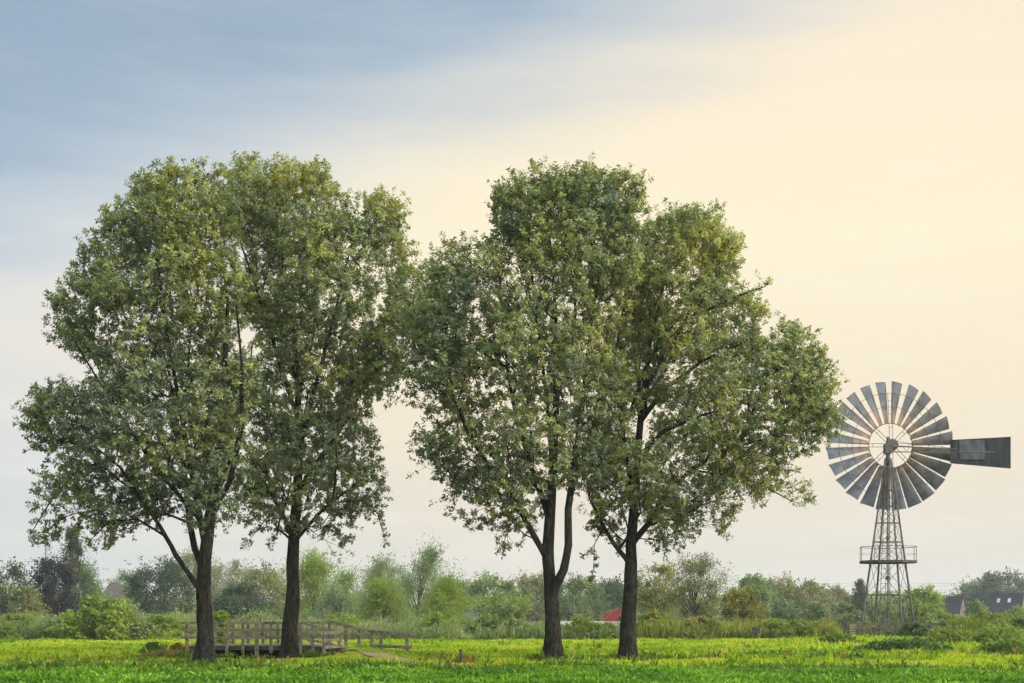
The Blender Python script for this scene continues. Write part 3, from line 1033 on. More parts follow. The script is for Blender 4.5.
# ------------------------------------------------------------------ background trees and shrubs
def bg_tree(name, label, cat, px, ytop, wpx, Y, kind, pal, seed, n=None, lean=0.0, depth=None, base_z=None, group=None, leaf=None):
    global rng
    rng = np.random.default_rng(seed * 13 + 5)
    if kind in ('round', 'loose') and Y > 110:
        wpx *= 1.18
        n = int((n or 5000) * 1.2)
    if kind == 'willow':
        wpx *= 1.5
        n = int((n or 5200) * 1.4)
    x0 = gx(px, Y)
    z0 = float(gh(x0, Y)) if base_z is None else base_z
    H = EYE + (HOR - ytop) / F * Y - z0
    wd = wpx / F * Y
    root = empty(name, (x0, Y, z0 - 0.05))
    tag(root, label, cat, group)
    dp = depth or wd
    nclump = {'round': 34, 'column': 80, 'willow': 38, 'loose': 40, 'bush': 26, 'cone': 36, 'patch': 90}[kind]
    # clump centres inside an envelope
    cs = []
    while len(cs) < nclump:
        a = rng.uniform(0, 2 * np.pi)
        t = rng.uniform(0, 1)
        rr = math.sqrt(rng.uniform(0.15, 1))
        if kind == 'round':
            z0_, prof = 0.22, math.sqrt(max(0, 1 - (2 * t - 0.85) ** 2 / 1.4))
        elif kind == 'column':
            z0_, prof = 0.06, math.sin(math.pi * min(1, 0.12 + 0.88 * t) ** 0.75) ** 0.7 if t < 0.98 else 0.1
        elif kind == 'willow':
            z0_, prof = 0.03, (1 - t) ** 0.5 * (0.8 + 0.25 * math.sin(t * 7 + seed))
        elif kind == 'cone':
            z0_, prof = 0.1, (1 - t) ** 0.8
        elif kind == 'loose':
            z0_, prof = 0.18, math.sqrt(max(0, 1 - (2 * t - 0.95) ** 2 / 1.25))
        elif kind == 'patch':
            z0_, prof = 0.05, math.sqrt(max(0.05, 1 - t ** 1.5)) * 1.08
        else:
            z0_, prof = 0.02, math.sqrt(max(0.02, 1 - t ** 2.2))
        z = H * (z0_ + (0.86 - z0_) * t)
        cs.append((math.cos(a) * rr * prof * wd * 0.42 + lean * (t ** 2) * H, math.sin(a) * rr * prof * dp * 0.42, z, prof))
    cs = np.array(cs)
    n = n or {'round': 5200, 'column': 4000, 'willow': 5200, 'loose': 3600, 'bush': 4600, 'cone': 4000, 'patch': 9000}[kind]
    lsz = leaf or max(0.10, 1.9 / F * Y)
    if not leaf:
        n = int(n * 1.5)
    if kind == 'loose':
        lsz *= 0.8
    # leaves sit along shoots that leave every clump centre
    cr = 0.19 * min(wd, H) * rng.uniform(0.5, 1.45, nclump) * (0.7 + 0.5 * cs[:, 3])
    tall = kind in ('willow', 'column', 'cone')
    if kind == 'column':
        cr *= 1.3
    if kind == 'willow':
        cr *= 1.25
    if kind == 'patch':
        cr = 0.42 * H * rng.uniform(0.5, 1.5, nclump)
    ns = 22 if kind != 'loose' else 16
    sc_ = np.repeat(np.arange(nclump), ns)
    out = cs[sc_, :3] - np.array([[0, 0, H * .35]])
    sd = unit(rng.normal(0, 1, (len(sc_), 3)) + 0.75 * unit(out) + np.array([[0, 0, 0.9 if tall else 0.35]]))
    if lean:
        sd = unit(sd + np.array([[lean * 4, 0, 0]]))
    sl = cr[sc_] * rng.uniform(0.45, 1.5, len(sc_)) * (1.35 if tall else 1.1)
    pk = rng.integers(0, len(sc_), n)
    pick = sc_[pk]
    u_ = rng.uniform(0.05, 1.0, n) ** 0.8
    dirv = sd[pk]
    p = cs[pick, :3] + dirv * (u_ * sl[pk])[:, None] + rng.normal(0, 1, (n, 3)) * (cr[pick] * 0.16 * (1.25 - 0.7 * u_))[:, None]
    p[:, 2] -= 0.10 * sl[pk] * u_ ** 2 * (1 if not tall else 0)
    low = p[:, 2] < 0.03
    p[low, 2] = rng.uniform(0.03, 0.3, int(low.sum()))
    if tall:
        d = unit(dirv + np.stack([rng.normal(0, .5, n), rng.normal(0, .5, n), rng.normal(0, .6, n)], 1))
        wr = 0.36
    else:
        d = unit(dirv + rng.normal(0, .7, (n, 3)))
        wr = 0.6
    nr = unit(dirv * 0.6 + rng.normal(0, .6, (n, 3)) + np.array([[0, 0, .4]]))
    L = lsz * rng.uniform(.7, 1.5, n)
    V = leaf_quads(p, d, nr, L, L * wr * rng.uniform(.8, 1.3, n))
    ct = rng.uniform(0.15, .85, nclump)
    tint = np.clip(0.55 * ct[pick] + 0.45 * (0.5 + rng.normal(0, .28, n)), 0, 1)
    # wood
    mb = MB()
    tr = max(0.05, 0.018 * H)
    top = np.array([lean * H * .35, 0, H * .72])
    if kind in ('bush', 'patch'):
        for k in range(7):
            c = cs[rng.integers(0, nclump)]
            mb.tube([(c[0] * .15, c[1] * .15, 0), (c[0] * .6, c[1] * .6, c[2] * .55), c[:3]], [tr * .7, tr * .4, tr * .15], 4, False)
        stem = 'stem'
    else:
        mb.tube([(0, 0, 0), (0.02 * wd, 0, H * .3), top * 0.75 + np.array([0.02 * wd, 0, 0]), top], [tr * 1.2, tr, tr * .6, tr * .2], 7, False)
        for k in range(nclump):
            c = cs[k, :3]
            f = np.clip((c[2] / H) * 0.6, .08, .85)
            b = top * (f / 0.9) * np.array([1, 1, 1])
            b[2] = min(b[2], c[2] * .85)
            m = b * .4 + c * .6 + np.array([0, 0, -0.03 * H])
            mb.tube([b, m, c], [tr * .38, tr * .25, tr * .1], 4, False)
            if kind == 'loose':
                for _ in range(3):
                    e = c + unit(rng.normal(0, 1, 3) + np.array([0, 0, .9])) * cr[k] * 1.25
                    mb.tube([c, e], [tr * .12, tr * .04], 3, False)
        stem = 'trunk'
    mb.build(stem, M['twig'], root)
    quads('foliage' if kind in ('bush', 'patch') else 'crown', V, LM[pal], root, {'tint': tint})
    return root


G1 = None
BT = [
    # name, label, cat, px, ytop, w, Y, kind, palette, extra
    ('broadleaf_tree', 'dark green tree cut by the left edge of the photo', 'tree', 5, 562, 52, 150, 'round', 'dark', {}),
    ('garden_bush', 'low brownish bush at the foot of the dark purple tree', 'bush', 29, 588, 34, 128, 'bush', 'autumn', {}),
    ('purple_tree', 'dark purple leaved tree beside the slender pointed tree', 'tree', 51, 557, 44, 140, 'round', 'purple', {'n': 7000}),
    ('slender_tree', 'tall slender pointed grey green tree at the far left', 'tree', 72, 517, 27, 150, 'column', 'dark', {'n': 9000}),
    ('broadleaf_tree', 'small sloping green tree between the slender tree and the thatched roof', 'tree', 84, 562, 36, 160, 'willow', 'blueish', {}),
    ('distant_tree', 'faint pale tree just right of the thatched roof', 'tree', 131, 570, 34, 240, 'loose', 'silver', {}),
    ('broadleaf_tree', 'dark rounded tree left of the leftmost trunk', 'tree', 163, 561, 58, 175, 'round', 'dark', {'n': 6500}),
    ('distant_tree', 'high hazy autumn tree seen behind the leftmost trunk', 'tree', 188, 548, 52, 210, 'loose', 'autumn', {'n': 5000}),
    ('distant_tree', 'hazy grey tree just right of the leftmost trunk', 'tree', 232, 558, 46, 215, 'loose', 'autumn', {'n': 5000}),
    ('broadleaf_tree', 'dark autumn tree close left of the bridge trunk', 'tree', 262, 566, 56, 185, 'round', 'autumn', {}),
    ('broadleaf_tree', 'low dark tree behind the bridge rails left of the second trunk', 'tree', 240, 583, 46, 165, 'round', 'dark', {}),
    ('willow_bush', 'big pale green willow bush in front of the thatched house', 'bush', 103, 597, 92, 88.5, 'bush', 'willow', {'n': 12000, 'leaf': 0.17}),
    ('garden_bush', 'low green bush between the big willow bush and the bridge', 'bush', 160, 615, 54, 89, 'bush', 'willow', {}),
    ('garden_bush', 'bright yellow green bush against the bridge rails beside the leftmost trunk', 'bush', 219, 604, 24, 66, 'bush', 'willow', {'leaf': 0.12}),
    ('willow_tree', 'yellow green willow just right of the second trunk', 'tree', 314, 556, 46, 130, 'willow', 'willow', {'n': 7000}),
    ('willow_tree', 'hazy willow behind the top of the bridge ramp', 'tree', 346, 574, 40, 165, 'willow', 'mid', {}),
    ('poplar_tree', 'silvery poplar with a ragged top above the bridge ramp', 'tree', 371, 557, 38, 145, 'willow', 'silver', {'lean': .10}),
    ('distant_tree', 'grey thin tree between the two silvery poplars', 'tree', 395, 560, 30, 185, 'loose', 'silver', {}),
    ('poplar_tree', 'tallest silvery poplar with its top blown to the right', 'tree', 417, 543, 46, 120, 'willow', 'silver', {'lean': .10, 'n': 6000}),
    ('willow_tree', 'low yellow green willow at the end of the bridge rail', 'tree', 384, 583, 50, 114, 'willow', 'willow', {'n': 6500}),
    ('willow_tree', 'yellow green willow rising left of the small grey shed', 'tree', 446, 582, 56, 110, 'willow', 'willow', {'n': 7500}),
    ('broadleaf_tree', 'dark bluish tree peeping over the willow left of the grey shed', 'tree', 450, 575, 46, 205, 'round', 'blueish', {}),
    ('broadleaf_tree', 'broad round green tree above the small grey shed', 'tree', 492, 576, 62, 200, 'round', 'mid', {'n': 6500}),
    ('broadleaf_tree', 'lighter green low tree right beside the grey shed', 'tree', 502, 592, 44, 176, 'round', 'willow', {}),
    ('broadleaf_tree', 'hazy brownish tree just left of the forked trunk', 'tree', 537, 576, 50, 205, 'round', 'autumn', {}),
    ('broadleaf_tree', 'big rounded bluish green tree right of the forked trunk', 'tree', 578, 575, 58, 168, 'round', 'blueish', {'n': 7500}),
    ('distant_tree', 'hazy grey tree above the red roof', 'tree', 607, 579, 44, 240, 'round', 'dark', {}),
    ('willow_tree', 'yellow olive loose tree close right of the fourth trunk', 'tree', 656, 560, 52, 118, 'loose', 'olive', {'n': 7500}),
    ('thorn_tree', 'tall sparse olive tree with bare twigs under the right crown', 'tree', 694, 552, 66, 108, 'loose', 'autumn', {'n': 8500}),
    ('garden_bush', 'rounded yellow brown bush left of the little black box', 'bush', 741, 584, 46, 100, 'bush', 'olive', {'n': 8000, 'leaf': 0.16}),
    ('broadleaf_tree', 'dull green tree rising behind the rounded yellow brown bush', 'tree', 751, 574, 34, 200, 'round', 'mid', {}),
    ('distant_tree', 'thin greyish tree left of the brownish tree in the right hand tree line', 'tree', 774, 578, 34, 225, 'loose', 'autumn', {'n': 5000}),
    ('broadleaf_tree', 'broad grey brown tree under the power line', 'tree', 799, 578, 54, 215, 'round', 'autumn', {'n': 6500}),
    ('garden_bush', 'bluish bush below the broad grey brown tree', 'bush', 783, 601, 44, 150, 'bush', 'blueish', {}),
    ('garden_bush', 'rounded pale bluish bush left of the windmill', 'bush', 814, 604, 40, 142, 'bush', 'blueish', {}),
    ('distant_tree', 'small faint brown tree left of the slim dark tree by the windmill', 'tree', 838, 588, 28, 250, 'round', 'autumn', {'n': 3600}),
    ('slender_tree', 'slim dark tree seen against the left leg of the windmill', 'tree', 860, 577, 15, 230, 'column', 'dark', {'n': 3000}),
    ('garden_bush', 'grey green bush behind the windmill ladder', 'bush', 848, 604, 40, 150, 'bush', 'blueish', {}),
    ('garden_bush', 'low bush seen through the foot of the windmill tower', 'bush', 885, 604, 44, 160, 'bush', 'mid', {}),
    ('broadleaf_tree', 'yellow green topped tree just right of the windmill', 'tree', 919, 588, 36, 170, 'round', 'willow', {}),
    ('garden_bush', 'dark bush beside the right leg of the windmill', 'bush', 915, 601, 42, 150, 'bush', 'mid', {}),
    ('distant_tree', 'hazy tree between the two dark roofed houses', 'tree', 975, 582, 36, 360, 'round', 'mid', {}),
    ('broadleaf_tree', 'high dark tree behind the house with skylights', 'tree', 1006, 574, 56, 350, 'round', 'dark', {'n': 6500}),
    ('garden_bush', 'dark bush filling the gap left of the house with skylights', 'bush', 976, 601, 20, 230, 'bush', 'mid', {}),
    ('garden_bush', 'green bush in front of the far right house', 'bush', 1018, 606, 30, 200, 'bush', 'mid', {}),
    ('garden_bush', 'dark round bush hiding part of the fence by the windmill', 'bush', 914, 622, 34, 90, 'bush', 'bramble', {}),
    ('garden_bush', 'dark bush at the right edge beside the tall weeds', 'bush', 1018, 618, 34, 86, 'bush', 'bramble', {}),
    ('garden_bush', 'small dark bush at the right end of the wooden fence', 'bush', 960, 621, 18, 96, 'bush', 'bramble', {'n': 2500}),
    ('bramble_patch', 'long low dark bramble patch in front of the windmill fence', 'bush', 905, 642, 104, 60, 'patch', 'bramble', {'depth': 3.0, 'n': 12000, 'leaf': 0.12}),
    ('bramble_patch', 'green bramble patch at the right edge of the meadow', 'bush', 1000, 630, 90, 70, 'patch', 'willow', {'depth': 4.0, 'n': 12000, 'leaf': 0.13}),
    ('bramble_patch', 'low green bramble patch left of the windmill fence', 'bush', 838, 638, 44, 70, 'patch', 'weed', {'depth': 3.0, 'leaf': 0.13}),
    ('autumn_bush', 'yellow orange bush in the reeds right of the forked trunk', 'bush', 578, 615, 34, 92, 'bush', 'dock', {'leaf': 0.13}),
    ('autumn_bush', 'small orange bush beside the left end of the bridge', 'bush', 177, 643, 17, 54, 'bush', 'orange', {'n': 1800, 'leaf': 0.09}),
    ('garden_bush', 'little green bush left of the small orange bush', 'bush', 152, 642, 28, 58, 'bush', 'weed', {'n': 2200, 'leaf': 0.1}),
    ('garden_bush', 'dark bush in the reeds just left of the forked trunk', 'bush', 537, 626, 22, 93, 'bush', 'mid', {'n': 2600}),
    ('hedge_bush', 'leafy low bush at the meadow edge by the left side of the photo', 'bush', 14, 614, 64, 91, 'bush', 'willow', {'leaf': .16}),
    ('hedge_bush', 'low bush touching the left side of the big willow bush', 'bush', 60, 617, 46, 90, 'bush', 'reed', {'leaf': .16}),
    ('hedge_bush', 'low pale bush touching the right side of the big willow bush', 'bush', 142, 619, 40, 88, 'bush', 'reed', {'leaf': .16}),
    ('hedge_bush', 'round bush in the weeds left of the windmill fence', 'bush', 800, 619, 56, 89, 'bush', 'dock', {'leaf': .15}),
    ('hedge_bush', 'leafy bush right of the little black box', 'bush', 775, 620, 34, 91, 'bush', 'willow', {'leaf': .15}),
    ('bramble_patch', 'yellow green bramble patch in front of the right end of the fence', 'bush', 950, 632, 60, 70, 'patch', 'dock', {'depth': 3.0, 'leaf': .13}),
    ('bramble_patch', 'low bramble patch in the right corner nearest the crop', 'bush', 1008, 645, 80, 56, 'patch', 'weed', {'depth': 3.0, 'leaf': .12}),
    ('hedge_bush', 'reddish yellow bush on the right behind the brambles', 'bush', 985, 612, 66, 92, 'bush', 'dock', {'leaf': .15}),
    ('hedge_bush', 'yellow green bush behind the right end of the fence', 'bush', 944, 613, 50, 97, 'bush', 'willow', {'leaf': .15}),
    ('hedge_bush', 'bright bush among the reeds behind the bridge ramp', 'bush', 340, 614, 56, 92, 'bush', 'willow', {'leaf': .14}),
    ('hedge_bush', 'long pale bush among the reeds behind the rails between the two left trunks', 'bush', 256, 617, 66, 92, 'patch', 'reed', {'leaf': .14, 'depth': 3}),
    ('hedge_bush', 'yellow green bush at the meadow edge below the willow left of the grey shed', 'bush', 436, 613, 58, 91, 'bush', 'willow', {'leaf': .14}),
    ('hedge_bush', 'olive bush at the foot of the loose trees right of the fourth trunk', 'bush', 655, 611, 52, 92, 'bush', 'dock', {'leaf': .14}),
    ('hedge_bush', 'low green bush at the foot of the tall sparse olive tree', 'bush', 700, 615, 60, 91, 'bush', 'olive', {'leaf': .14}),
    ('willow_tree', 'pale green willow filling the gap between bridge trunk and silvery poplar', 'tree', 338, 588, 46, 122, 'willow', 'silver', {}),
    ('hedge_bush', 'low green bush hiding the foot of the small grey shed', 'bush', 486, 615, 56, 93, 'bush', 'mid', {'leaf': .14}),
    ('hedge_bush', 'pale reed coloured bush just left of the dark bush by the forked trunk', 'bush', 516, 620, 40, 92, 'bush', 'reed', {'leaf': .14}),
    ('hedge_bush', 'olive bush standing before the pale wall left of the fourth trunk', 'bush', 604, 622, 40, 92, 'bush', 'dock', {'leaf': .14}),
    ('garden_bush', 'green bush half hiding the right end of the red roof', 'bush', 630, 606, 22, 150, 'bush', 'mid', {}),
    ('bare_shrub', 'dark leafy low shrub under the end of the bridge rail', 'bush', 398, 621, 50, 108, 'bush', 'dark', {}),
]
for i, (nm, lb, ct, px, yt, w, Y, kd, pal, ex) in enumerate(BT):
    bg_tree(nm, lb, ct, px, yt, w, Y, kd, pal, i + 1, **ex)


def reeds(name, label, a, b, Y0, Y1, h0, h1, pal, n, wid=0.05, cat='reeds'):
    global rng
    rng = np.random.default_rng(abs(hash(label)) % 9999 if False else int(a * 7 + b * 3) % 9973)
    y = rng.uniform(Y0, Y1, n)
    px = rng.uniform(a, b, n)
    x = (px - 512) / F * y
    c = np.stack([x, y, gh(x, y)], 1)
    hn = 0.5 + 0.5 * np.sin(x * 0.9 + 1.2 * np.sin(x * .31) + y * .2) * np.sin(x * .37 + y * 0.4)
    edge = np.clip(np.minimum(px - a, b - px) / 14.0, 0.35, 1)
    big = np.array([mnoise.noise(Vector((a * .35, b * .5, 2))) + .6 * mnoise.noise(Vector((a * 1.2, b * 1.2, 7))) for a, b in zip(x, y)])
    L = (h0 + (h1 - h0) * np.clip(hn * .5 + .25 + .75 * big, -0.3, 1.35)) * rng.uniform(.55, 1.15, n) * edge
    d = unit(np.stack([rng.normal(0.05, .22, n), rng.normal(0, .22, n), np.ones(n)], 1))
    nr = unit(rng.normal(0, 1, (n, 3)) * np.array([1, 1, .2]))
    # stem part plus leaves part way up
    V1 = leaf_quads(c, d, nr, L, wid * rng.uniform(.6, 1.4, n))
    q = c + d * (L * rng.uniform(.3, .9, n))[:, None]
    d2 = unit(d + rng.normal(0, .8, (n, 3)))
    V2 = leaf_quads(q, d2, nr, 0.28 * rng.uniform(.5, 1.3, n), wid * 1.3)
    tint = np.clip(0.5 + 0.3 * (hn - .5) + rng.normal(0, .22, n), 0, 1)
    o = stuff(name, np.concatenate([V1, V2]), LM[pal], np.concatenate([tint, tint]), label)
    o['category'] = cat


reeds('reed_bed', 'tall grass and reeds along the far left edge of the meadow', -90, 205, 90, 99, 1.0, 1.9, 'reed', 17000, 0.07)
reeds('reed_bed', 'reeds behind the wooden footbridge', 190, 470, 88, 98, 0.6, 1.4, 'reed', 14000, 0.06)
reeds('reed_bed', 'band of pale reeds left and right of the forked trunk', 455, 650, 91, 100, 0.6, 1.15, 'reed', 11000, 0.06)
reeds('tall_weeds', 'mixed yellow green weeds along the meadow edge left of the windmill', 630, 846, 90, 98, 0.7, 1.35, 'dock', 13000, 0.07, 'weeds')
reeds('tall_weeds', 'tall yellow and reddish weeds on the bank right of the windmill', 940, 1120, 90, 98, 0.9, 1.75, 'dock', 16000, 0.08, 'weeds')
reeds('tall_weeds', 'low weeds growing behind the board fence under the wind pump', 838, 960, 93, 99, 0.5, 1.1, 'dock', 6000, 0.06, 'weeds')
reeds('bank_grass', 'rough green grass at the foot of the windmill', 780, 1120, 62, 86, 0.06, 0.2, 'meadow', 14000, 0.06, 'grass')


# far wood that reads as one mass behind everything
def far_wood():
    global rng
    rng = np.random.default_rng(404)
    n = 60000
    y = rng.uniform(380, 430, n)
    x = rng.uniform(-0.48, 0.48, n) * y
    top = 6.2 + 2.2 * np.sin(x * 0.055) * np.sin(x * .021 + 1) + 1.6 * np.sin(x * 0.21 + 2 * np.sin(x * .05))
    z = top * rng.uniform(0.0, 1, n) ** 0.7
    p = np.stack([x, y, z], 1)
    d = unit(rng.normal(0, 1, (n, 3)))
    nr = unit(rng.normal(0, 1, (n, 3)) + np.array([[0, -.6, .6]]))
    L = rng.uniform(.9, 2.0, n)
    V = leaf_quads(p, d, nr, L, L * .6)
    o = stuff('far_wood', V, LM['mid'], np.clip(.5 + .3 * np.sin(x * .13) + rng.normal(0, .2, n), 0, 1), 'hazy far wood closing the horizon behind the tree line')
    o['category'] = 'wood'


far_wood()


# ------------------------------------------------------------------ footbridge
def bridge():
    YN, YF = 54.0, 56.2
    zd = 0.44
    zt = 1.33
    x0, x1 = gx(190, YN), gx(301, YN)
    root = empty('footbridge', (0, 0, 0))
    root.location = ((x0 + x1) / 2, (YN + YF) / 2, 0)
    o3 = Vector(root.location)
    L = lambda x, y, z: Vector((x, y, z)) - o3
    tag(root, 'weathered wooden footbridge with slatted railings and a ramp down to the right', 'footbridge')
    # ramp line (right end)
    xr = gx(345, 54.6)
    # deck: planks laid across
    mb = MB()
    x = x0
    while x < x1 - 0.02:
        mb.box(L(x + 0.065, (YN + YF) / 2, zd + rng.uniform(-.004, .004)), (0.125, YF - YN - 0.16, 0.045))
        x += 0.14
    mb.build('deck', M['wood'], root)
    mb = MB()
    n = 16
    for i in range(n):
        k = (i + .5) / n
        xx = x1 + (xr - x1) * k
        yy = (YN + YF) / 2 - 0.25 * k
        mb.beam(L(xx, yy - 1.0, zd - 0.07 * k), L(xx, yy + 1.0, zd - 0.07 * k), (xr - x1) / n * .9, 0.045)
    mb.build('ramp', M['wood'], root)
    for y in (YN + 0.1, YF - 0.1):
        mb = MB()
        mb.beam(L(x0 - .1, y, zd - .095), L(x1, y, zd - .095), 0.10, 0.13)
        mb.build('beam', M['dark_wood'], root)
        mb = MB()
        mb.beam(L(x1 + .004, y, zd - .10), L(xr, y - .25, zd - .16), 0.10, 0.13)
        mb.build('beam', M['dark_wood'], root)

    def post(x, y, z0, z1, w=0.11):
        mb = MB()
        mb.box(L(x, y, (z0 + z1) / 2), (w, w, z1 - z0))
        # bevelled top
        t = z1
        c = L(x, y, t)
        mb.add([c + Vector((-w / 2, -w / 2, 0)), c + Vector((w / 2, -w / 2, 0)), c + Vector((w / 2, w / 2, 0)), c + Vector((-w / 2, w / 2, 0)), c + Vector((0, 0, .03))],
               [(0, 1, 4), (1, 2, 4), (2, 3, 4), (3, 0, 4)])
        mb.build('post', M['wood'], root)

    def rail(a, b, h=0.065, w=0.045):
        mb = MB()
        mb.beam(L(*a), L(*b), w, h)
        mb.build('rail', M['wood'], root)
    G = lambda x, y: float(gh(x, y)) - 0.15
    # near railing, level part
    for px in (187, 206, 227, 243, 271, 286):
        xx = gx(px, YN)
        post(xx, YN - .03, zd - .28, zt - .01)
    for px in (257, 300.5):
        xx = gx(px, YN)
        post(xx, YN - .05, G(xx, YN), zt + .02, 0.14)
    xl = gx(182, YN)
    for z in (zt - .03, zd + .58, zd + .28):
        rail((xl, YN - .11 - (0.02 if z > 1.2 else 0), z), (gx(300.5, YN), YN - .11 - (0.02 if z > 1.2 else 0), z), 0.10 if z > 1.2 else 0.06)
    # near railing down the ramp
    xe = gx(339.5, YN)
    ze = EYE + (HOR - 631) / F * YN
    for px, py in ((313, 625.5), (326, 628.5)):
        xx = gx(px, YN)
        post(xx, YN - .03, G(xx, YN) * .3, EYE + (HOR - py) / F * YN)
    post(xe, YN - .03, G(xe, YN), ze + .02, 0.13)
    for dz in (0, -.31, -.58):
        rail((gx(301, YN), YN - .10, zt - .03 + dz), (xe, YN - .10, ze - .03 + dz * .92))
    # far railing, level part then down the ramp and on along the path
    for px in (187, 200, 214, 233, 248, 263, 278, 295, 312):
        xx = gx(px, YF)
        post(xx, YF + .03, zd - .28, zt)
    xf = gx(329.5, YF)
    post(xf, YF + .03, G(xf, YF), zt + .02, 0.13)
    for z in (zt - .03, zd + .58, zd + .28):
        rail((gx(182, YF), YF - .06, z), (xf, YF - .06, z))
    pA = (gx(329.5, YF), YF, EYE + (HOR - 621.5) / F * YF)
    pB = (gx(372, 55.8), 55.8, EYE + (HOR - 631.5) / F * 55.8)
    pC = (gx(412, 55.0), 55.0, EYE + (HOR - 635) / F * 55.0)
    rail((pA[0], pA[1] - .06, pA[2]), (pB[0], pB[1] - .06, pB[2]), 0.10)
    rail((pB[0], pB[1] - .075, pB[2]), (pC[0], pC[1] - .075, pC[2]), 0.12, 0.06)
    rail((pA[0], pA[1] - .06, pA[2] - .38), (pB[0], pB[1] - .06, pB[2] - .30))
    rail((pB[0], pB[1] - .08, pB[2] - .56), (pC[0], pC[1] - .08, pC[2] - .48), 0.12, 0.05)
    for px, yy, py in ((346, 56.1, 626), (359, 55.95, 629), (372, 55.8, 630.5), (381, 55.6, 633), (407, 55.1, 634.5)):
        xx = gx(px, yy)
        post(xx, yy + .03, G(xx, yy), EYE + (HOR - py) / F * yy, 0.13)
    # short wing panel at the ramp foot, coming forward
    a = Vector((xe + .02, YN - .12, 0))
    b = Vector((gx(324, 52.9), 52.9, 0))
    post(b.x, b.y, G(b.x, b.y), 0.93, 0.10)
    for z in (ze - .04, ze - .32, ze - .58):
        rail((a.x, a.y - .09, z), (b.x, b.y - .07, z - .02), 0.11, 0.04)
    # added near-black sheet: the shade under the deck put into its colour
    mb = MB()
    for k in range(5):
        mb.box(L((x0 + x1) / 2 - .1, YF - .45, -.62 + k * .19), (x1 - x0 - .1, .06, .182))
    mb.build('shade_sheet', M['shade_sheet'], root)
    # plank abutment on the left bank
    mb = MB()
    for k in range(3):
        mb.box(L(gx(188.5, YN) - .15, (YN + YF) / 2, zd - .12 - k * .19), (0.07, 2.2, 0.18))
    mb.build('abutment', M['wood'], root)


M['shade_sheet'] = solid_mat('deck_shade_black', (0.006, 0.006, 0.005), (0.018, 0.016, 0.013), 3.0, 0.95, spec=0.05)  # near-black so the gap below the deck is painted as shade
rng = np.random.default_rng(5)
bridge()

# plank lying in the grass left of the bridge
mb = MB()
mb.beam((-.45, 0, 0.09), (.45, .05, .12), 0.28, 0.07)
mb.beam((-.4, -.02, 0.02), (-.33, -.02, .07), 0.2, 0.05)
mb.beam((.34, .03, 0.02), (.41, .03, .09), 0.2, 0.05)
pk = mb.build('plank', M['wood'], None, False, (gx(163, 55.5), 55.5, float(gh(gx(163, 55.5), 55.5)) + .16))
tag(pk, 'grey plank on low blocks in the grass left of the footbridge', 'plank')

# stake in the meadow
mb = MB()
mb.tube([(0, 0, -.25), (.01, 0, .2), (-.012, 0, .40), (-.012, 0, .415)], [.062, .058, .055, .03], 9)
sx, sy = gx(461, 45.4), 45.4
st = mb.build('stake', M['dark_wood'], None, True, (sx, sy, float(gh(sx, sy)) + 0.1))
tag(st, 'short brown wooden stake standing alone in the grass', 'stake')

# black box on a post
bx, by = gx(756, 89), 89.0
root = empty('post_box', (bx, by, float(gh(bx, by))))
tag(root, 'little black box on a short post at the meadow edge', 'box')
mb = MB()
mb.box((0, 0, .18), (.09, .09, .5))
mb.build('post', M['dark_wood'], root)
mb = MB()
mb.box((0, 0, .58), (.42, .3, .36))
mb.beam((-.24, -.0, .775), (.24, 0, .80), .36, .03)
mb.build('box', M['black'], root)


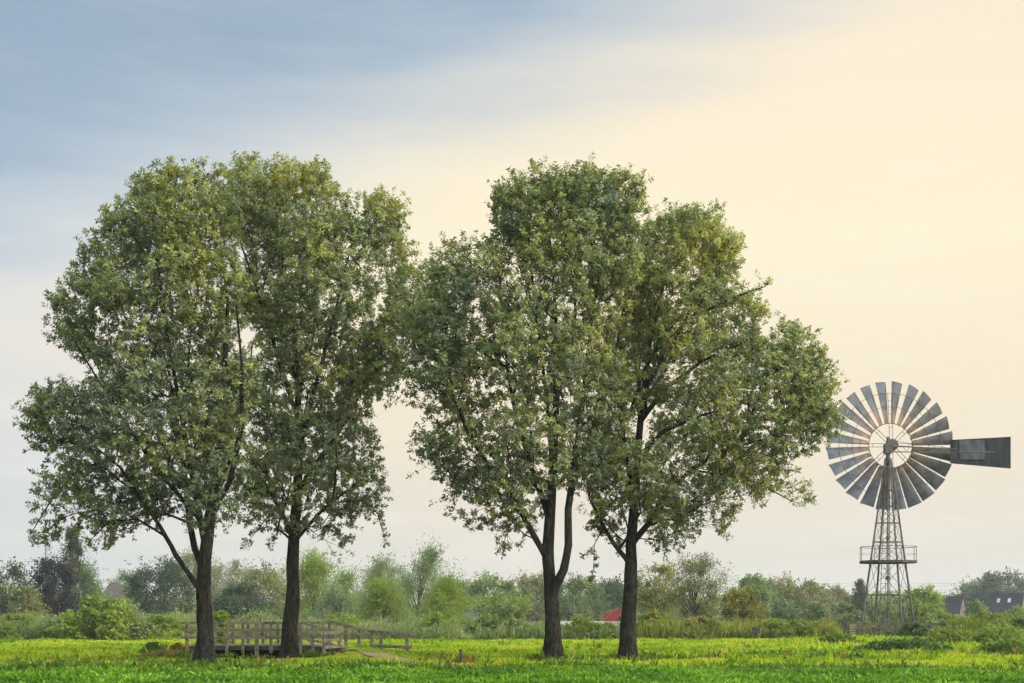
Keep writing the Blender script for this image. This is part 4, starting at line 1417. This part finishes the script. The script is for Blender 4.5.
# ------------------------------------------------------------------ windmill
def windmill():
    Y = 95.0
    S = Y / F                       # metres per survey unit
    X0 = gx(888, Y)
    zg = float(gh(X0, Y))
    root = empty('wind_pump', (X0, Y, zg))
    tag(root, 'tall steel wind pump with a round bladed wheel and grey tail vane', 'windmill')
    zz = lambda py: EYE + (HOR - py) / F * Y - zg
    zh = zz(447)
    th = R(12.7)
    zb = -0.1

    def half(z):                    # half diagonal of the tower at height z
        py = HOR - (z + zg - EYE) * F / Y
        return max(0.10, (9.2 + (py - 500) * 0.149) * S / math.cos(th))

    def corner(k, z):
        a = th + k * math.pi / 2
        h = half(z)
        return Vector((h * math.cos(a), h * math.sin(a), z))
    ztop = zz(458)
    for k in range(4):
        mb = MB()
        mb.tube([corner(k, zb), corner(k, zz(562)), corner(k, ztop)], [.075, .065, .05], 6)
        mb.build('leg', M['steel'], root)
    rings = [zz(y) for y in (595, 562, 542, 523, 506, 490, 474, 462)]
    for z in rings:
        mb = MB()
        for k in range(4):
            mb.tube([corner(k, z), corner(k + 1, z)], .032, 5)
        mb.build('girt', M['steel'], root)
    lv = [zz(y) for y in (595, 562, 542, 523, 506, 490, 474)]
    for k in range(4):
        mb = MB()
        for a, b in zip(lv[:-1], lv[1:]):
            mb.tube([corner(k, a), corner(k + 1, b)], .016, 4)
            mb.tube([corner(k + 1, a), corner(k, b)], .016, 4)
        # foot bay: inverted V struts up to the lowest girt
        m = (corner(k, lv[0]) + corner(k + 1, lv[0])) / 2
        mb.tube([corner(k, zb + .1), m], .03, 5)
        mb.tube([corner(k + 1, zb + .1), m], .03, 5)
        mb.build('brace', M['steel'], root)
    # centre pipe and pump rod
    mb = MB()
    mb.tube([(.0, .0, zb), (0, 0, zh)], .05, 8)
    mb.tube([(.16, .05, zb), (.1, .03, zh - .5)], .025, 6)
    for py in (538, 578):
        mb.tube([(0, 0, zz(py) - .12), (0, 0, zz(py) + .12)], .13, 8)
    mb.build('pump_rod', M['steel'], root)
    # ladder on the left face
    mb = MB()
    def lad(z, s):
        a, b = corner(2, z), corner(3, z)
        c = a.lerp(b, .5)
        d = (b - a).normalized()
        return c + d * s + Vector((0, -.06, 0))
    zl = [zb + .1, zz(562), zz(500), zz(470)]
    for s in (-.16, .16):
        w = min(1, 1)
        mb.tube([lad(z, s * (1 if z < zz(520) else .7)) for z in zl], .02, 4)
    z = .3
    while z < zl[-1]:
        s = .16 if z < zz(520) else .12
        mb.tube([lad(z, -s), lad(z, s)], .012, 4)
        z += .33
    mb.build('ladder', M['steel'], root)
    # octagonal platform with railing
    zp = zz(561.5)
    Rp = 29 * S
    oc = [Vector((Rp * math.cos(R(12.5 + 45 * k)), Rp * math.sin(R(12.5 + 45 * k)), 0)) for k in range(8)]
    plat = empty('platform', (0, 0, zp))
    plat.parent = root
    mb = MB()
    hole = .42
    for k in range(8):
        a, b = oc[k], oc[(k + 1) % 8]
        u = Vector((0, 0, .05))
        mb.add([a * hole, a, b, b * hole, a * hole + u, a + u, b + u, b * hole + u], [(0, 3, 2, 1), (4, 5, 6, 7), (1, 2, 6, 5), (0, 4, 7, 3)])
        mb.beam(a + Vector((0, 0, -.06)), b + Vector((0, 0, -.06)), .06, .11)
        if k % 2 == 0:
            mb.beam(a * .97 + Vector((0, 0, -.06)), -a * .97 + Vector((0, 0, -.06)), .05, .1)
    mb.build('deck', M['dark_wood'], plat)
    hr = (561.5 - 547) * S
    mb = MB()
    for k in range(8):
        a, b = oc[k] * .985, oc[(k + 1) % 8] * .985
        mb.tube([a, a + Vector((0, 0, hr))], .024, 5)
        mb.tube([a + Vector((0, 0, hr)), b + Vector((0, 0, hr))], .022, 5)
        mb.tube([a + Vector((0, 0, hr * .5)), b + Vector((0, 0, hr * .5))], .008, 4)
    mb.build('railing', M['steel'], plat)

    # wheel (beyond the tower, seen from its back)
    wheel = empty('wheel', (.32, .75, zh + .16))
    wheel.parent = root
    wheel.rotation_euler = (R(-2), 0, R(4))
    Ro, Ri, Rm = 65 * S, 22.5 * S, 53 * S
    nb = 24
    for k in range(nb):
        a = R(7.5 + 15 * k + rng.uniform(-.7, .7))
        e = Vector((math.sin(a), 0, math.cos(a)))
        tq = Vector((math.cos(a), 0, -math.sin(a)))
        mb = MB()
        rows = []
        for i in range(5):
            r = Ri + (Ro - Ri) * i / 4
            w = (5.4 + 9.0 * i / 4) * S
            pitch = R(32 - 8 * i / 4)
            row = []
            for j in range(5):
                u = (j / 4 - .5) * w
                bow = (.10 * w) * (1 - (2 * (j / 4) - 1) ** 2)
                row.append(e * r + tq * (u * math.cos(pitch)) + Vector((0, 1, 0)) * (u * math.sin(pitch) - bow))
            rows.append(row)
        vs = [q for rw in rows for q in rw]
        nv = len(vs)
        vs2 = vs + [q + Vector((0, .012, 0)) for q in vs]
        fs = []
        for i in range(4):
            for j in range(4):
                a0 = i * 5 + j
                fs.append((a0, a0 + 1, a0 + 6, a0 + 5))
                fs.append((nv + a0, nv + a0 + 5, nv + a0 + 6, nv + a0 + 1))
        bd = [0, 1, 2, 3, 4, 9, 14, 19, 24, 23, 22, 21, 20, 15, 10, 5]
        for i in range(16):
            p, q = bd[i], bd[(i + 1) % 16]
            fs.append((p, nv + p, nv + q, q))
        mb.add(vs2, fs)
        mb.build('blade', M['blade'], wheel)
    for rr, tr in ((Ri, .03), (Rm, .018), (Ri * 1.75, .014)):
        mb = MB()
        pts = [(rr * math.sin(R(5 * k)), -.16, rr * math.cos(R(5 * k))) for k in range(73)]
        mb.tube(pts, tr, 5, False)
        mb.build('ring', M['steel'], wheel)
    for k in range(8):
        a = R(45 * k)
        e = Vector((math.sin(a), 0, math.cos(a)))
        tq = Vector((math.cos(a), 0, -math.sin(a)))
        mb = MB()
        for s in (-1, 1):
            mb.tube([e * .2 + tq * (.1 * s) + Vector((0, -.3, 0)), e * Rm + tq * (.16 * s) + Vector((0, -.17, 0))], .02, 5)
        for q in (.35, .6, .85):
            mb.tube([e * Rm * q - tq * .13 + Vector((0, -.2, 0)), e * Rm * q + tq * .13 + Vector((0, -.2, 0))], .014, 4)
        mb.build('spoke', M['steel'], wheel)
    mb = MB()
    mb.tube([(0, -.72, 0), (0, -.6, 0), (0, -.3, 0), (0, .1, 0)], [.30, .40, .40, .22], 16)
    mb.build('hub', M['dark_steel'], wheel, False)
    # gear head over the tower
    mb = MB()
    mb.box((0, .05, zh - .12), (.46, .6, .62))
    mb.tube([(0, .02, zh + .2), (0, .02, zh + .62), (0, .02, zh + .72)], [.12, .09, .02], 8)
    mb.tube([(0, 0, zh - 1.3), (0, 0, zh - .4)], [.10, .16], 8)
    mb.build('gear_head', M['dark_steel'], root)
    # tail
    tail = empty('tail', (0, -.15, zh))
    tail.parent = root
    q = lambda px, py, y=0.0: Vector(((px - 889) * S, y, (447 - py) * S))
    mb = MB()
    mb.tube([q(892, 446), q(958, 449.5)], .035, 6)
    mb.tube([q(892, 452), q(958, 453)], .035, 6)
    mb.tube([q(890, 441), q(952, 448.5)], .014, 4)
    for k in range(9):
        a = 897 + k * 6.5
        mb.tube([q(a, 446.5 + k * .3), q(a + (3 if k % 2 else -3), 452)], .014, 4)
    mb.tube([q(958, 452, -.06), q(994, 452.6, -.06)], .04, 6)
    for a in (961, 967, 973, 979, 985):
        mb.tube([q(a, 448.5, -.05), q(a, 455.5, -.05)], .02, 4)
    mb.build('boom', M['steel'], tail)
    mb = MB()

    def board(x0, x1, t0, t1, b0, b1, y=0.0):
        a, b, c, d = q(x0, t0, y), q(x1, t1, y), q(x1, b1, y), q(x0, b0, y)
        u = Vector((0, .025, 0))
        mb.add([a, b, c, d, a + u, b + u, c + u, d + u], [(0, 1, 2, 3), (7, 6, 5, 4), (0, 4, 5, 1), (1, 5, 6, 2), (2, 6, 7, 3), (3, 7, 4, 0)])
    xs = [950.4, 958.5, 967, 976, 985, 992, 1001.5, 1011]
    tp = lambda x: 440.2 + (x - 950.4) / 60.6 * -3.2
    bt = lambda x: 463.6 + (x - 950.4) / 60.6 * 5.2
    for a, b in zip(xs[:-1], xs[1:]):
        board(a + .05, b - .05, tp(a), tp(b), bt(a), bt(b), rng.uniform(-.02, .02))
    mb.build('vane', M['vane'], tail)
    mb = MB()
    board(959.5, 984.5, 440.5, 440.5, 459.8, 459.8, -.07)
    mb.build('plate', M['plate'], tail)


M['dark_steel'] = solid_mat('dark_steel', (0.030, 0.029, 0.028), (0.07, 0.065, 0.06), 3.0, 0.6, 0.3)
M['vane'] = solid_mat('vane_sheet', (0.010, 0.0115, 0.015), (0.028, 0.031, 0.037), 2.5, 0.9, 0.0, 0, (1, 1, .4), 0.08)
M['plate'] = solid_mat('plate_sheet', (0.030, 0.034, 0.042), (0.065, 0.07, 0.08), 2.5, 0.9, 0, 0, (1, 1, .4), 0.08)
rng = np.random.default_rng(8)
windmill()


def mill_fence():
    Y = 91.5
    xa, xb = gx(846, Y), gx(962, Y)
    zg = float(gh((xa + xb) / 2, Y))
    root = empty('board_fence', ((xa + xb) / 2, Y, zg))
    tag(root, 'dark weathered board fence at the foot of the wind pump', 'fence')
    wl = xb - xa
    n = 8
    for k in range(n):
        x = -wl / 2 + wl * k / (n - 1) + rng.uniform(-.1, .1)
        mb = MB()
        mb.box((x, 0, .45), (.13, .13, 1.2 + rng.uniform(-.05, .08)))
        mb.build('post', M['dark_wood'], root)
    for z in (.36, .64, .92):
        for s in range(3):
            a = -wl / 2 + wl * s / 3
            b = a + wl / 3 - .03
            mb = MB()
            mb.beam((a, -.10, z + rng.uniform(-.02, .02)), (b, -.10, z + rng.uniform(-.02, .02)), .03, .18)
            mb.build('board', M['dark_wood'], root)
    # a stile of paler boards near the left end
    mb = MB()
    for z in (.2, .36, .52, .68, .84):
        mb.beam((gx(849, Y) - (xa + xb) / 2, -.2, z), (gx(855, Y) - (xa + xb) / 2, -.2, z), .03, .09)
    mb.build('stile', M['wood'], root)


mill_fence()


# ------------------------------------------------------------------ houses
def house(name, label, cat, px, Y, length, depth, eave, ridge, yaw, roof, wall, hip=0.0, z0=0.0, sky=(), chimney=None, barge=None, windows=()):
    root = empty(name, (gx(px, Y), Y, z0), yaw)
    tag(root, label, cat)
    l, d = length / 2, depth / 2
    mb = MB()
    lw, dw = l - .12, d - .12
    vs = [(-lw, -dw, 0), (lw, -dw, 0), (lw, dw, 0), (-lw, dw, 0), (-lw, -dw, eave), (lw, -dw, eave), (lw, dw, eave), (-lw, dw, eave)]
    fs = [(0, 1, 5, 4), (2, 3, 7, 6)]
    if hip == 0:
        vs += [(-lw, 0, ridge - .12), (lw, 0, ridge - .12)]
        fs += [(1, 2, 6, 9, 5), (3, 0, 4, 8, 7)]
    else:
        fs += [(1, 2, 6, 5), (3, 0, 4, 7)]
    mb.add(vs, fs)
    mb.build('wall', wall, root)
    mb = MB()
    t = .14
    o = .25
    s = (ridge - eave) / d
    ez = eave - s * o
    h = hip * l
    A = [(-l, -d - o, ez), (l, -d - o, ez), (l - h, 0, ridge), (-l + h, 0, ridge), (l, d + o, ez), (-l, d + o, ez)]
    B = [(x, y, z + t) for x, y, z in A]
    vs = A + B
    fs = [(6, 7, 8, 9), (8, 10, 11, 9), (0, 3, 2, 1), (2, 3, 5, 4), (0, 1, 7, 6), (4, 5, 11, 10), (1, 2, 8, 7), (2, 4, 10, 8), (5, 3, 9, 11), (3, 0, 6, 9)]
    mb.add(vs, fs)
    rf = mb.build('roof', roof, root)
    nrm = Vector((0, -(ridge - eave), d)).normalized()
    for (u, v, w_, h_) in sky:
        mb = MB()
        c = Vector((u * l, -d * (1 - v), eave + (ridge - eave) * v + t)) + nrm * .05
        al = Vector((0, d, ridge - eave)).normalized()
        mb.beam(c - Vector((w_ / 2, 0, 0)), c + Vector((w_ / 2, 0, 0)), h_, .08, nrm)
        mb.build('skylight', M['glass'], rf)
    if chimney:
        mb = MB()
        mb.box((chimney * l, .0, ridge + .3), (.6, .6, 1.2))
        mb.box((chimney * l, .0, ridge + .93), (.7, .7, .1))
        mb.build('chimney', M['brick'], rf)
    if barge:
        mb = MB()
        for sx in (-1, 1):
            for sy in (-1, 1):
                mb.beam((sx * (l + .03), sy * (d + o), ez + .02), (sx * (l + .03), 0, ridge + .03), .05, .28)
        mb.build('barge_board', barge, root)
    for (side, u, z, w_, h_) in windows:
        mb = MB()
        if side == 'g':
            mb.box((lw + .03, u * d, z), (.08, w_, h_))
        else:
            mb.box((u * l, -dw - .03, z), (w_, .08, h_))
        wn = mb.build('window', M['white'], root)
        mb = MB()
        if side == 'g':
            mb.box((lw + .085, u * d, z), (.04, w_ * .8, h_ * .85))
        else:
            mb.box((u * l, -dw - .085, z), (w_ * .8, .04, h_ * .85))
        mb.build('pane', M['glass'], wn)
    return root


house('house', 'dark tiled house with two white skylights at the far right edge', 'house', 1006, 300, 7.2, 8.0, 2.0, 6.0, R(-28), M['roof_dark'], M['brick'], sky=((-.35, .62, .6, 1.2), (.25, .62, .6, 1.2)), barge=M['roof_grey'],
      windows=(('f', -.4, 1.1, 1.4, 1.1), ('f', .4, 1.1, 1.4, 1.1)))
house('house', 'dark roofed house with a grey gable between the windmill and the right edge', 'house', 949, 300, 6.0, 6.5, 2.2, 5.4, R(-30), M['roof_dark'], M['brick'], windows=(('f', 0, 1.2, 1.6, 1.1),))
house('thatched_house', 'brown thatched roof rising behind the big pale willow bush', 'house', 114.5, 210, 6.4, 6.4, 2.2, 6.3, R(20), M['roof_thatch'], M['brick'], hip=.8, windows=(('f', -.3, 1.2, 1.3, 1.1), ('f', .4, 1.2, 1.3, 1.1)))
house('barn', 'small barn with a bright red roof between the third and fourth trunks', 'barn', 616, 200, 4.8, 4.0, 0.7, 2.25, R(6), M['roof_red'], M['brick'], barge=M['white'], windows=(('f', 0, .4, .8, .4),))
house('shed', 'small grey roofed shed among the trees left of the forked trunk', 'shed', 472, 150, 1.9, 1.7, 1.0, 1.75, R(-32), M['roof_grey'], M['dark_wood'], windows=(('g', 0, .8, .5, .5),))


def pale_wall():
    Y = 118
    xa, xb = gx(556, Y), gx(640, Y)
    root = empty('concrete_wall', ((xa + xb) / 2, Y, 0))
    tag(root, 'long low pale wall below the red roof', 'wall')
    w = xb - xa
    for k in range(4):
        mb = MB()
        mb.box((-w / 2 + w * (k + .5) / 4, 0, .5), (w / 4 - .03, .16, 1.02))
        mb.build('panel', M['pale'], root)
    mb = MB()
    mb.box((0, 0, 1.045), (w + .1, .26, .07))
    mb.build('coping', M['pale'], root)


pale_wall()

# mast
mx, my = gx(46.5, 250), 250
root = empty('mast', (mx, my, 0))
tag(root, 'grey mast rising into the leaves above the purple tree', 'mast')
mb = MB()
mb.tube([(0, 0, 0), (0, 0, 8), (0, 0, 15.5)], [.30, .27, .22], 10)
mb.build('pole', M['mast'], root)
mb = MB()
for z in (14.2, 15.0):
    mb.box((0, -.1, z), (.75, .3, .5))
mb.build('antenna', M['mast'], root)


# power line
def power_line():
    Y = 300
    pa, pb = gx(690, Y), gx(1075, Y)
    root = empty('power_line', (pa, Y, 0))
    tag(root, 'thin sagging power line crossing the sky behind the windmill', 'power line')
    w = pb - pa
    for x in (0, w):
        mb = MB()
        mb.tube([(x, 0, -.5), (x, 0, 9.6)], [.16, .11], 8)
        mb.beam((x, -1.1, 9.3), (x, 1.1, 9.3), .12, .12)
        mb.beam((x, -.9, 8.0), (x, .9, 8.0), .12, .12)
        mb.build('pole', M['dark_wood'], root)
    for (y, z, sag) in ((-1.0, 9.4, 1.3), (1.0, 9.35, 1.8), (-.8, 8.05, 1.4), (.8, 8.0, 2.0)):
        mb = MB()
        mb.tube([(w * k / 24, y, z - sag * (1 - (2 * k / 24 - 1) ** 2)) for k in range(25)], .022, 4)
        mb.build('cable', M['cable'], root)


power_line()

# ------------------------------------------------------------------ haze
mb = MB()
mb.box((0, 395, 12.0), (1500, 960, 27.0))
hm = bpy.data.materials.new('haze')
hm.use_nodes = True
hm.node_tree.nodes.clear()
hg = NG(hm.node_tree)
ho = hg.n('ShaderNodeOutputMaterial')
pv = hg.n('ShaderNodeVolumePrincipled')
pv.inputs['Color'].default_value = (0.86, 0.89, 0.92, 1)
pv.inputs['Density'].default_value = 0.00024
pv.inputs['Anisotropy'].default_value = 0.2
hm.node_tree.links.new(pv.outputs[0], ho.inputs['Volume'])
hz = mb.build('haze', hm)
tag(hz, kind='stuff')
